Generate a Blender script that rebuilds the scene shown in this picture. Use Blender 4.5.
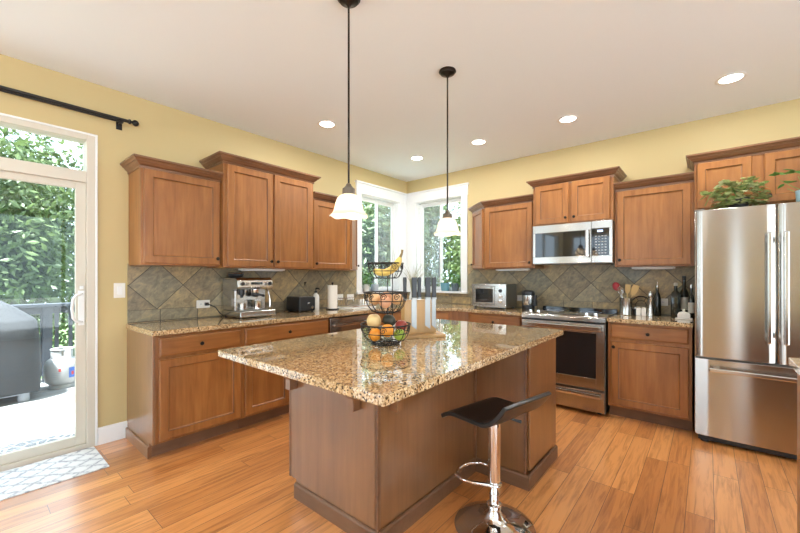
import bpy, bmesh, math, random
from mathutils import Vector, Matrix
PI = math.pi
rnd = random.Random(7)
SC = bpy.context.scene
COL = SC.collection
for o in list(bpy.data.objects):
    bpy.data.objects.remove(o)

# ---------------------------------------------------------------- camera, world, sun, exposure
cam_d = bpy.data.cameras.new('camera')
cam_d.sensor_width = 36.0
cam_d.lens = 367.88 * 36.0 / 800.0
cam_d.shift_y = 10.3 / 800.0
cam_d.clip_start = 0.02
cam = bpy.data.objects.new('camera', cam_d)
COL.objects.link(cam)
cam.location = (3.601, -4.469, 1.2935)
cam.rotation_euler = (PI / 2, 0, math.radians(39.884))
SC.camera = cam

world = bpy.data.worlds.new('overcast_sky')
SC.world = world
world.use_nodes = True
wn = world.node_tree.nodes
bg = wn['Background']
bg.inputs[0].default_value = (0.71, 0.89, 1.04, 1)
bg.inputs[1].default_value = 3.2

sun_d = bpy.data.lights.new('sun', 'SUN')
sun_d.energy = 20.0
sun_d.angle = math.radians(3)
sun_d.color = (0.93, 0.98, 1.03)
sun = bpy.data.objects.new('sun', sun_d)
COL.objects.link(sun)
sun.rotation_euler = Vector((-0.07, 0.30, -0.95)).to_track_quat('-Z', 'Y').to_euler()

vs = SC.view_settings
vs.view_transform = 'Standard'
vs.look = 'None'
vs.gamma = 1.0
vs.use_curve_mapping = False
vs.exposure = 0.52
CAN_W = 8.0          # watts of each recessed ceiling light
try:
    SC.cycles.diffuse_bounces = 6
    SC.cycles.max_bounces = 14
    SC.cycles.sample_clamp_indirect = 6.0
except Exception:
    pass


# ---------------------------------------------------------------- materials
def newmat(name):
    m = bpy.data.materials.new(name)
    m.use_nodes = True
    nt = m.node_tree
    b = nt.nodes['Principled BSDF']
    return m, nt, b


def plain(name, col, rough=0.5, metal=0.0, coat=0.0, emit=None, es=0.0, spec=0.5, trans=0.0):
    m, nt, b = newmat(name)
    b.inputs['Base Color'].default_value = (*col, 1)
    b.inputs['Roughness'].default_value = rough
    b.inputs['Metallic'].default_value = metal
    b.inputs['Specular IOR Level'].default_value = spec
    if coat:
        b.inputs['Coat Weight'].default_value = coat
    if trans:
        b.inputs['Transmission Weight'].default_value = trans
    if emit:
        b.inputs['Emission Color'].default_value = (*emit, 1)
        b.inputs['Emission Strength'].default_value = es
    return m


def nd(nt, t, **kw):
    n = nt.nodes.new(t)
    for k, v in kw.items():
        setattr(n, k, v)
    return n


def ramp(nt, stops, interp='LINEAR'):
    r = nt.nodes.new('ShaderNodeValToRGB')
    e = r.color_ramp.elements
    r.color_ramp.interpolation = interp
    e[0].position, e[0].color = stops[0][0], (*stops[0][1], 1)
    e[1].position, e[1].color = stops[-1][0], (*stops[-1][1], 1)
    for p, c in stops[1:-1]:
        x = e.new(p)
        x.color = (*c, 1)
    return r


def coords(nt, scale, kind='Object', rot=(0, 0, 0), loc=(0, 0, 0)):
    tc = nd(nt, 'ShaderNodeTexCoord')
    mp = nd(nt, 'ShaderNodeMapping')
    mp.inputs['Scale'].default_value = scale
    mp.inputs['Rotation'].default_value = rot
    mp.inputs['Location'].default_value = loc
    nt.links.new(tc.outputs[kind], mp.inputs[0])
    return mp


def noise(nt, vec, scale, detail=4, rough=0.55, w=None, dist=0.0):
    n = nd(nt, 'ShaderNodeTexNoise')
    if w is not None:
        n.noise_dimensions = '4D'
        nt.links.new(w, n.inputs['W'])
    n.inputs['Scale'].default_value = scale
    n.inputs['Detail'].default_value = detail
    n.inputs['Roughness'].default_value = rough
    n.inputs['Distortion'].default_value = dist
    nt.links.new(vec, n.inputs['Vector'])
    return n


def bump(nt, b, h, strength=0.2, dist=0.01):
    bp = nd(nt, 'ShaderNodeBump')
    bp.inputs['Strength'].default_value = strength
    bp.inputs['Distance'].default_value = dist
    nt.links.new(h, bp.inputs['Height'])
    nt.links.new(bp.outputs[0], b.inputs['Normal'])


def mixc(nt, fac, a, bcol, mode='MIX'):
    mx = nd(nt, 'ShaderNodeMix', data_type='RGBA', blend_type=mode)
    for sock, v in ((0, fac), (6, a), (7, bcol)):
        if hasattr(v, 'is_linked'):
            nt.links.new(v, mx.inputs[sock])
        elif sock == 0:
            mx.inputs[0].default_value = v
        else:
            mx.inputs[sock].default_value = (*v, 1)
    return mx.outputs[2]


def wood(name, dark, light, scale=(26, 26, 2.2), rough=0.36, coat=0.06):
    m, nt, b = newmat(name)
    oi = nd(nt, 'ShaderNodeObjectInfo')
    mul = nd(nt, 'ShaderNodeMath', operation='MULTIPLY')
    mul.inputs[1].default_value = 37.0
    nt.links.new(oi.outputs['Random'], mul.inputs[0])
    mp = coords(nt, scale)
    n1 = noise(nt, mp.outputs[0], 1.0, 6, 0.6, mul.outputs[0], 0.6)
    mp2 = coords(nt, (2.6, 2.6, 1.3))
    n2 = noise(nt, mp2.outputs[0], 1.4, 3, 0.5, mul.outputs[0])
    r1 = ramp(nt, [(0.30, dark), (0.72, light)])
    nt.links.new(n1.outputs[0], r1.inputs[0])
    r2 = ramp(nt, [(0.3, (0.72, 0.70, 0.68)), (0.7, (1.08, 1.08, 1.08))])
    nt.links.new(n2.outputs[0], r2.inputs[0])
    c = mixc(nt, 1.0, r1.outputs[0], r2.outputs[0], 'MULTIPLY')
    nt.links.new(c, b.inputs['Base Color'])
    b.inputs['Roughness'].default_value = rough
    b.inputs['Coat Weight'].default_value = coat
    b.inputs['Coat Roughness'].default_value = 0.25
    return m


M = {}
M['wood'] = wood('stained_maple', (0.250, 0.090, 0.020), (0.390, 0.160, 0.042))
M['wood_h'] = wood('stained_maple_across', (0.250, 0.090, 0.020), (0.390, 0.160, 0.042), (2.2, 26, 26))
M['panel'] = wood('island_veneer', (0.205, 0.084, 0.026), (0.268, 0.118, 0.040), (30, 30, 1.6), 0.30, 1.0)
M['crown'] = wood('crown_maple', (0.16, 0.070, 0.031), (0.24, 0.110, 0.050), (3, 26, 26), 0.3, 0.2)
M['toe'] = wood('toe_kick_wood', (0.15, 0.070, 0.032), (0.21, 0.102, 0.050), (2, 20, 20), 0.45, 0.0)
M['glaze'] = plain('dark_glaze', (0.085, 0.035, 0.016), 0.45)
M['bronze'] = plain('dark_bronze', (0.030, 0.024, 0.020), 0.35, 0.8)
M['bronze_l'] = plain('aged_bronze', (0.17, 0.14, 0.11), 0.42, 0.7)
M['iron'] = plain('black_iron', (0.022, 0.020, 0.019), 0.45, 0.5)
M['black'] = plain('black_plastic', (0.015, 0.015, 0.016), 0.35)
M['blackglass'] = plain('black_glass', (0.012, 0.012, 0.013), 0.05, 0, 0.5)
M['white'] = plain('white_trim_paint', (0.80, 0.80, 0.785), 0.32)
M['vinyl'] = plain('window_vinyl', (0.80, 0.80, 0.78), 0.35)
M['almond'] = plain('almond_vinyl', (0.61, 0.56, 0.465), 0.4)
M['plate'] = plain('white_plate', (0.78, 0.76, 0.70), 0.35)
M['chrome'] = plain('chrome', (0.82, 0.80, 0.78), 0.06, 1.0)
M['ceil'] = plain('ceiling_paint', (0.81, 0.86, 0.885), 0.75)
M['led'] = plain('lit_lens', (1, 1, 1), 0.5, emit=(1.0, 0.95, 0.86), es=9.0)


def m_wall():
    m, nt, b = newmat('tan_wall_paint')
    mp = coords(nt, (1, 1, 1))
    n = noise(nt, mp.outputs[0], 220, 2)
    b.inputs['Base Color'].default_value = (0.545, 0.425, 0.205, 1)
    b.inputs['Roughness'].default_value = 0.62
    bump(nt, b, n.outputs[0], 0.06, 0.002)
    return m


M['wall'] = m_wall()


def steel(name, col=(0.47, 0.445, 0.41), rough=0.20, aniso=0.9, axis='Z'):
    m, nt, b = newmat(name)
    b.inputs['Base Color'].default_value = (*col, 1)
    b.inputs['Metallic'].default_value = 1.0
    mp = coords(nt, (1.5, 1.5, 240) if axis == 'Z' else (240, 240, 1.5))
    n = noise(nt, mp.outputs[0], 1.0, 3)
    mr = nd(nt, 'ShaderNodeMapRange')
    mr.inputs['To Min'].default_value = rough - 0.02
    mr.inputs['To Max'].default_value = rough + 0.02
    nt.links.new(n.outputs[0], mr.inputs[0])
    nt.links.new(mr.outputs[0], b.inputs['Roughness'])
    b.inputs['Anisotropic'].default_value = aniso
    b.inputs['Anisotropic Rotation'].default_value = 0.25
    return m


M['steel'] = steel('brushed_steel')
M['steel_s'] = steel('satin_steel', (0.58, 0.56, 0.52), 0.20, 0.0)
M['steel_d'] = plain('dark_steel', (0.30, 0.29, 0.27), 0.35, 1.0)


def m_granite():
    m, nt, b = newmat('speckled_granite')
    mp = coords(nt, (1, 1, 1))
    v = nd(nt, 'ShaderNodeTexVoronoi')
    v.inputs['Scale'].default_value = 165
    nt.links.new(mp.outputs[0], v.inputs['Vector'])
    sep = nd(nt, 'ShaderNodeSeparateColor')
    nt.links.new(v.outputs['Color'], sep.inputs[0])
    r = ramp(nt, [(0.0, (0.055, 0.038, 0.022)), (0.12, (0.27, 0.170, 0.080)), (0.34, (0.54, 0.365, 0.190)),
                  (0.68, (0.66, 0.485, 0.275)), (0.93, (0.70, 0.58, 0.41)), (1.0, (0.66, 0.55, 0.38))], 'CONSTANT')
    nt.links.new(sep.outputs[0], r.inputs[0])
    n = noise(nt, mp.outputs[0], 38, 4)
    r2 = ramp(nt, [(0.32, (0.72, 0.68, 0.63)), (0.62, (1.08, 1.07, 1.05))])
    nt.links.new(n.outputs[0], r2.inputs[0])
    c = mixc(nt, 1.0, r.outputs[0], r2.outputs[0], 'MULTIPLY')
    nt.links.new(c, b.inputs['Base Color'])
    b.inputs['Roughness'].default_value = 0.045
    b.inputs['IOR'].default_value = 1.45
    b.inputs['Coat Weight'].default_value = 0.7
    b.inputs['Coat IOR'].default_value = 1.5
    b.inputs['Coat Roughness'].default_value = 0.01
    return m


M['granite'] = m_granite()


def m_slate(name, horiz):
    """Diagonal slate tiles; horiz is the object axis that runs along the wall."""
    m, nt, b = newmat(name)
    tc = nd(nt, 'ShaderNodeTexCoord')
    sp = nd(nt, 'ShaderNodeSeparateXYZ')
    nt.links.new(tc.outputs['Object'], sp.inputs[0])
    cb = nd(nt, 'ShaderNodeCombineXYZ')
    nt.links.new(sp.outputs[horiz], cb.inputs[0])
    nt.links.new(sp.outputs['Z'], cb.inputs[1])
    mp = nd(nt, 'ShaderNodeMapping', vector_type='TEXTURE')
    mp.inputs['Rotation'].default_value = (0, 0, PI / 4)
    mp.inputs['Location'].default_value = (2.214 if horiz == 'X' else -3.192, 1.222, 0)
    nt.links.new(cb.outputs[0], mp.inputs[0])
    side = 0.404 / math.sqrt(2)

    def brick(vec, w, h, off):
        t = nd(nt, 'ShaderNodeTexBrick')
        t.offset = off
        t.squash = 1.0
        t.inputs['Color1'].default_value = (0, 0, 0, 1)
        t.inputs['Color2'].default_value = (1, 1, 1, 1)
        t.inputs['Mortar'].default_value = (0.5, 0.5, 0.5, 1)
        t.inputs['Scale'].default_value = 1.0
        t.inputs['Mortar Size'].default_value = 0.0028
        t.inputs['Mortar Smooth'].default_value = 0.25
        t.inputs['Bias'].default_value = 0.0
        t.inputs['Brick Width'].default_value = w
        t.inputs['Row Height'].default_value = h
        nt.links.new(vec, t.inputs['Vector'])
        return t
    big = brick(mp.outputs[0], side, side, 0.0)
    mp2 = nd(nt, 'ShaderNodeMapping')
    mp2.inputs['Location'].default_value = (0.07, -0.92, 0)
    nt.links.new(cb.outputs[0], mp2.inputs[0])
    low = brick(mp2.outputs[0], 0.30, 0.10, 0.0)
    gt = nd(nt, 'ShaderNodeMath', operation='GREATER_THAN')
    gt.inputs[1].default_value = 1.02
    nt.links.new(sp.outputs['Z'], gt.inputs[0])
    tone = mixc(nt, gt.outputs[0], low.outputs['Color'], big.outputs['Color'])
    fac = nd(nt, 'ShaderNodeMix')
    nt.links.new(gt.outputs[0], fac.inputs[0])
    nt.links.new(low.outputs['Fac'], fac.inputs[2])
    nt.links.new(big.outputs['Fac'], fac.inputs[3])
    r = ramp(nt, [(0.0, (0.170, 0.150, 0.108)), (0.25, (0.345, 0.255, 0.132)), (0.5, (0.215, 0.192, 0.130)),
                  (0.75, (0.390, 0.290, 0.150)), (1.0, (0.245, 0.230, 0.175))])
    nt.links.new(tone, r.inputs[0])
    tadd = nd(nt, 'ShaderNodeVectorMath', operation='MULTIPLY_ADD')
    tadd.inputs[1].default_value = (9, 9, 9)
    nt.links.new(tone, tadd.inputs[0])
    nt.links.new(mp.outputs[0], tadd.inputs[2])
    ms = nd(nt, 'ShaderNodeMapping')
    ms.inputs['Scale'].default_value = (9, 15, 9)
    ms.inputs['Rotation'].default_value = (0, 0, 0.5)
    nt.links.new(tadd.outputs[0], ms.inputs[0])
    n = noise(nt, ms.outputs[0], 1.3, 9, 0.74, None, 0.5)
    r2 = ramp(nt, [(0.30, (0.50, 0.50, 0.51)), (0.5, (1.0, 1.0, 1.0)), (0.68, (1.65, 1.52, 1.22))])
    nt.links.new(n.outputs[0], r2.inputs[0])
    c = mixc(nt, 1.0, r.outputs[0], r2.outputs[0], 'MULTIPLY')
    c2 = mixc(nt, fac.outputs[0], c, (0.045, 0.038, 0.028))
    nt.links.new(c2, b.inputs['Base Color'])
    b.inputs['Roughness'].default_value = 0.42
    sub = nd(nt, 'ShaderNodeMath', operation='SUBTRACT')
    nt.links.new(n.outputs[0], sub.inputs[0])
    nt.links.new(fac.outputs[0], sub.inputs[1])
    bump(nt, b, sub.outputs[0], 0.4, 0.004)
    return m


M['slate_x'] = m_slate('slate_tile_along_x', 'X')
M['slate_y'] = m_slate('slate_tile_along_y', 'Y')


def m_planks(name, cols, w, l, rough, gap, stretch=(22, 1.6), gapcol=(0.12, 0.065, 0.03), coat=0.2, across=False):
    m, nt, b = newmat(name)
    tc = nd(nt, 'ShaderNodeTexCoord')
    sp = nd(nt, 'ShaderNodeSeparateXYZ')
    nt.links.new(tc.outputs['Object'], sp.inputs[0])
    cb = nd(nt, 'ShaderNodeCombineXYZ')
    nt.links.new(sp.outputs['X' if across else 'Y'], cb.inputs[0])
    nt.links.new(sp.outputs['Y' if across else 'X'], cb.inputs[1])
    t = nd(nt, 'ShaderNodeTexBrick')
    t.offset = 0.37
    t.offset_frequency = 3
    t.squash = 1.35
    t.squash_frequency = 4
    t.inputs['Color1'].default_value = (0, 0, 0, 1)
    t.inputs['Color2'].default_value = (1, 1, 1, 1)
    t.inputs['Mortar'].default_value = (0.5, 0.5, 0.5, 1)
    t.inputs['Scale'].default_value = 1
    t.inputs['Mortar Size'].default_value = gap
    t.inputs['Mortar Smooth'].default_value = 0.3
    t.inputs['Brick Width'].default_value = l
    t.inputs['Row Height'].default_value = w
    nt.links.new(cb.outputs[0], t.inputs['Vector'])
    r = ramp(nt, cols)
    nt.links.new(t.outputs['Color'], r.inputs[0])
    tadd = nd(nt, 'ShaderNodeVectorMath', operation='MULTIPLY_ADD')
    tadd.inputs[1].default_value = (17, 17, 17)
    nt.links.new(t.outputs['Color'], tadd.inputs[0])
    nt.links.new(cb.outputs[0], tadd.inputs[2])
    ms = nd(nt, 'ShaderNodeMapping')
    ms.inputs['Scale'].default_value = (stretch[1], stretch[0], 1)
    nt.links.new(tadd.outputs[0], ms.inputs[0])
    n = noise(nt, ms.outputs[0], 1.6, 6, 0.62, None, 0.9)
    r2 = ramp(nt, [(0.28, (0.58, 0.50, 0.44)), (0.55, (1.05, 1.05, 1.05))])
    nt.links.new(n.outputs[0], r2.inputs[0])
    c = mixc(nt, 1.0, r.outputs[0], r2.outputs[0], 'MULTIPLY')
    c2 = mixc(nt, t.outputs['Fac'], c, gapcol)
    nt.links.new(c2, b.inputs['Base Color'])
    b.inputs['Roughness'].default_value = rough
    b.inputs['Coat Weight'].default_value = coat
    b.inputs['Coat Roughness'].default_value = 0.27
    b.inputs['Coat IOR'].default_value = 1.75
    inv = nd(nt, 'ShaderNodeMath', operation='SUBTRACT')
    inv.inputs[0].default_value = 1.0
    nt.links.new(t.outputs['Fac'], inv.inputs[1])
    bump(nt, b, inv.outputs[0], 0.25, 0.002)
    return m


M['floor'] = m_planks('maple_floor', [(0.0, (0.42, 0.148, 0.038)), (0.3, (0.68, 0.280, 0.080)), (0.6, (0.76, 0.340, 0.106)), (1.0, (0.55, 0.208, 0.055))],
                      0.121, 0.95, 0.30, 0.0016, coat=1.0)
M['deck'] = m_planks('deck_boards', [(0, (0.20, 0.20, 0.195)), (1, (0.25, 0.25, 0.243))], 0.14, 2.6, 0.6, 0.003, gapcol=(0.2, 0.2, 0.19), coat=0)


def m_glass(name, tint=(0.97, 0.985, 0.98), rough=0.0):
    m = bpy.data.materials.new(name)
    m.use_nodes = True
    nt = m.node_tree
    nt.nodes.clear()
    out = nd(nt, 'ShaderNodeOutputMaterial')
    tr = nd(nt, 'ShaderNodeBsdfTransparent')
    tr.inputs[0].default_value = (*tint, 1)
    gl = nd(nt, 'ShaderNodeBsdfGlossy')
    gl.inputs['Roughness'].default_value = rough
    fr = nd(nt, 'ShaderNodeLayerWeight')
    fr.inputs[0].default_value = 0.5
    pw = nd(nt, 'ShaderNodeMath', operation='POWER')
    pw.inputs[1].default_value = 5.0
    nt.links.new(fr.outputs['Facing'], pw.inputs[0])
    ma = nd(nt, 'ShaderNodeMath', operation='MULTIPLY_ADD')
    ma.inputs[1].default_value = 0.35
    ma.inputs[2].default_value = 0.018
    nt.links.new(pw.outputs[0], ma.inputs[0])
    mx = nd(nt, 'ShaderNodeMixShader')
    nt.links.new(ma.outputs[0], mx.inputs[0])
    nt.links.new(tr.outputs[0], mx.inputs[1])
    nt.links.new(gl.outputs[0], mx.inputs[2])
    nt.links.new(mx.outputs[0], out.inputs[0])
    return m


M['pane'] = m_glass('window_glass')


def m_mesh_screen():
    m = bpy.data.materials.new('insect_screen')
    m.use_nodes = True
    nt = m.node_tree
    nt.nodes.clear()
    out = nd(nt, 'ShaderNodeOutputMaterial')
    tr = nd(nt, 'ShaderNodeBsdfTransparent')
    df = nd(nt, 'ShaderNodeBsdfDiffuse')
    df.inputs[0].default_value = (0.42, 0.43, 0.44, 1)
    mx = nd(nt, 'ShaderNodeMixShader')
    mx.inputs[0].default_value = 0.28
    nt.links.new(tr.outputs[0], mx.inputs[1])
    nt.links.new(df.outputs[0], mx.inputs[2])
    nt.links.new(mx.outputs[0], out.inputs[0])
    return m


M['screen'] = m_mesh_screen()


def m_leaf(name, c1, c2, trans=0.35, scale=3.0):
    m, nt, b = newmat(name)
    mp = coords(nt, (1, 1, 1))
    n = noise(nt, mp.outputs[0], scale, 3)
    r = ramp(nt, [(0.35, c1), (0.65, c2)])
    nt.links.new(n.outputs[0], r.inputs[0])
    nt.links.new(r.outputs[0], b.inputs['Base Color'])
    b.inputs['Roughness'].default_value = 0.45
    tl = nd(nt, 'ShaderNodeBsdfTranslucent')
    nt.links.new(r.outputs[0], tl.inputs[0])
    mx = nd(nt, 'ShaderNodeMixShader')
    mx.inputs[0].default_value = trans
    nt.links.new(b.outputs[0], mx.inputs[1])
    nt.links.new(tl.outputs[0], mx.inputs[2])
    nt.links.new(mx.outputs[0], nt.nodes['Material Output'].inputs[0])
    return m


M['leaf'] = m_leaf('tree_leaf', (0.055, 0.095, 0.030), (0.175, 0.235, 0.085), 0.38, 1.6)
M['leaf_d'] = m_leaf('dark_tree_leaf', (0.05, 0.085, 0.030), (0.135, 0.185, 0.070), 0.35, 1.6)
M['bark'] = plain('bark', (0.11, 0.085, 0.06), 0.9)
M['pothos'] = m_leaf('variegated_leaf', (0.10, 0.19, 0.03), (0.50, 0.53, 0.24), 0.2, 26.0)
M['cream'] = m_leaf('cream_leaf', (0.38, 0.42, 0.16), (0.62, 0.62, 0.38), 0.2, 26.0)
M['herb'] = m_leaf('herb_leaf', (0.06, 0.18, 0.03), (0.18, 0.34, 0.08), 0.3, 20.0)
M['dry'] = plain('dry_grass_blade', (0.36, 0.34, 0.21), 0.7)
M['soil'] = plain('soil', (0.04, 0.028, 0.02), 0.9)


def m_pattern(name, kind):
    m, nt, b = newmat(name)
    mp = coords(nt, (1, 1, 1))
    if kind == 'kilim':
        def axis(rot, s):
            q = coords(nt, (s, s, s), rot=(0, 0, rot))
            w = nd(nt, 'ShaderNodeTexWave', wave_type='BANDS', bands_direction='X')
            w.inputs['Scale'].default_value = 1.0
            w.inputs['Distortion'].default_value = 1.2
            w.inputs['Detail'].default_value = 3
            w.inputs['Detail Scale'].default_value = 6
            nt.links.new(q.outputs[0], w.inputs['Vector'])
            return w.outputs['Fac']
        a1, a2 = axis(0.7, 3.4), axis(-0.7, 3.4)
        mn = nd(nt, 'ShaderNodeMath', operation='MAXIMUM')
        nt.links.new(a1, mn.inputs[0])
        nt.links.new(a2, mn.inputs[1])
        n = noise(nt, mp.outputs[0], 60, 3)
        ad = nd(nt, 'ShaderNodeMath', operation='MULTIPLY_ADD')
        ad.inputs[1].default_value = 0.7
        nt.links.new(n.outputs[0], ad.inputs[0])
        nt.links.new(mn.outputs[0], ad.inputs[2])
        r = ramp(nt, [(0.95, (0.70, 0.70, 0.69)), (1.0, (0.70, 0.70, 0.69))])
        r = ramp(nt, [(0.55, (0.74, 0.74, 0.73)), (0.88, (0.66, 0.66, 0.66)), (1.0, (0.36, 0.37, 0.40))])
        sc = nd(nt, 'ShaderNodeMath', operation='MULTIPLY')
        sc.inputs[1].default_value = 0.72
        nt.links.new(ad.outputs[0], sc.inputs[0])
        nt.links.new(sc.outputs[0], r.inputs[0])
        nt.links.new(r.outputs[0], b.inputs['Base Color'])
        b.inputs['Roughness'].default_value = 0.95
    else:
        w = nd(nt, 'ShaderNodeTexVoronoi', feature='DISTANCE_TO_EDGE')
        w.inputs['Scale'].default_value = 13
        nt.links.new(mp.outputs[0], w.inputs['Vector'])
        r = ramp(nt, [(0.05, (0.15, 0.155, 0.16)), (0.10, (0.03, 0.033, 0.036)), (0.4, (0.06, 0.063, 0.066))])
        nt.links.new(w.outputs['Distance'], r.inputs[0])
        nt.links.new(r.outputs[0], b.inputs['Base Color'])
        b.inputs['Roughness'].default_value = 0.9
    return m


M['kilim'] = m_pattern('pale_diamond_weave', 'kilim')
M['rubber'] = m_pattern('leafy_rubber', 'rubber')
M['grey_cover'] = plain('grey_cover_cloth', (0.030, 0.032, 0.035), 0.75)
M['rail'] = plain('grey_blue_rail_paint', (0.055, 0.065, 0.08), 0.6)
M['tank'] = plain('white_tank_enamel', (0.40, 0.40, 0.40), 0.35)
M['lblue'] = plain('label_blue', (0.04, 0.12, 0.45), 0.4)
M['lred'] = plain('label_red', (0.5, 0.04, 0.04), 0.4)
M['lgrey'] = plain('label_print', (0.32, 0.34, 0.38), 0.5)
M['bounce_slab'] = plain('pale_bounce_slab', (0.70, 0.70, 0.69), 0.9)  # pale on purpose, an unseen surface bouncing daylight up to the ceiling
M['grass'] = plain('lawn', (0.10, 0.16, 0.05), 0.9)
M['orange'] = plain('orange_peel', (0.78, 0.30, 0.025), 0.45)
M['lime'] = plain('lime_peel', (0.30, 0.42, 0.05), 0.4)
M['apple'] = plain('red_apple_skin', (0.32, 0.05, 0.035), 0.3)
M['avocado'] = plain('avocado_skin', (0.035, 0.035, 0.02), 0.55)
M['melon'] = plain('pale_mango_skin', (0.70, 0.50, 0.22), 0.45)
M['onion'] = plain('onion_skin', (0.70, 0.42, 0.20), 0.4)
M['peach'] = plain('peach_skin', (0.72, 0.36, 0.20), 0.55)
M['banana'] = plain('banana_peel', (0.70, 0.50, 0.13), 0.45)
M['btip'] = plain('banana_stem', (0.20, 0.14, 0.05), 0.6)
M['bamboo'] = wood('bamboo', (0.44, 0.25, 0.085), (0.58, 0.35, 0.13), (14, 14, 1.2), 0.4, 0.1)
M['paper'] = plain('paper_towel', (0.80, 0.75, 0.67), 0.9)
M['soapw'] = plain('white_bottle', (0.72, 0.70, 0.65), 0.35)
M['red'] = plain('red_silicone', (0.38, 0.03, 0.04), 0.4)
M['spoonwood'] = plain('spoon_wood', (0.62, 0.42, 0.17), 0.55)
M['glassd'] = plain('dark_bottle_glass', (0.010, 0.014, 0.010), 0.06, 0, 0.4)
M['labelw'] = plain('paper_label', (0.55, 0.53, 0.47), 0.7)
M['ceramic'] = plain('white_ceramic', (0.78, 0.76, 0.71), 0.2)
M['potblue'] = plain('teal_glaze', (0.13, 0.30, 0.36), 0.25)
M['potdark'] = plain('slate_glaze', (0.10, 0.13, 0.16), 0.3)
M['potgrey'] = plain('grey_glaze', (0.36, 0.39, 0.44), 0.35)
M['potlb'] = plain('pale_blue_glaze', (0.36, 0.52, 0.58), 0.3)
M['seat'] = plain('black_vinyl', (0.012, 0.012, 0.012), 0.32)
M['display'] = plain('lit_display', (0.02, 0.03, 0.05), 0.2, emit=(0.55, 0.7, 1.0), es=1.6)
M['print'] = plain('grey_key_print', (0.45, 0.45, 0.44), 0.5)


def m_shade():
    m, nt, b = newmat('frosted_lamp_glass')
    b.inputs['Base Color'].default_value = (0.92, 0.86, 0.76, 1)
    b.inputs['Roughness'].default_value = 0.35
    tl = nd(nt, 'ShaderNodeBsdfTranslucent')
    tl.inputs[0].default_value = (1.0, 0.93, 0.82, 1)
    mx = nd(nt, 'ShaderNodeMixShader')
    mx.inputs[0].default_value = 0.55
    nt.links.new(b.outputs[0], mx.inputs[1])
    nt.links.new(tl.outputs[0], mx.inputs[2])
    nt.links.new(mx.outputs[0], nt.nodes['Material Output'].inputs[0])
    return m


M['shade'] = m_shade()


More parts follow.
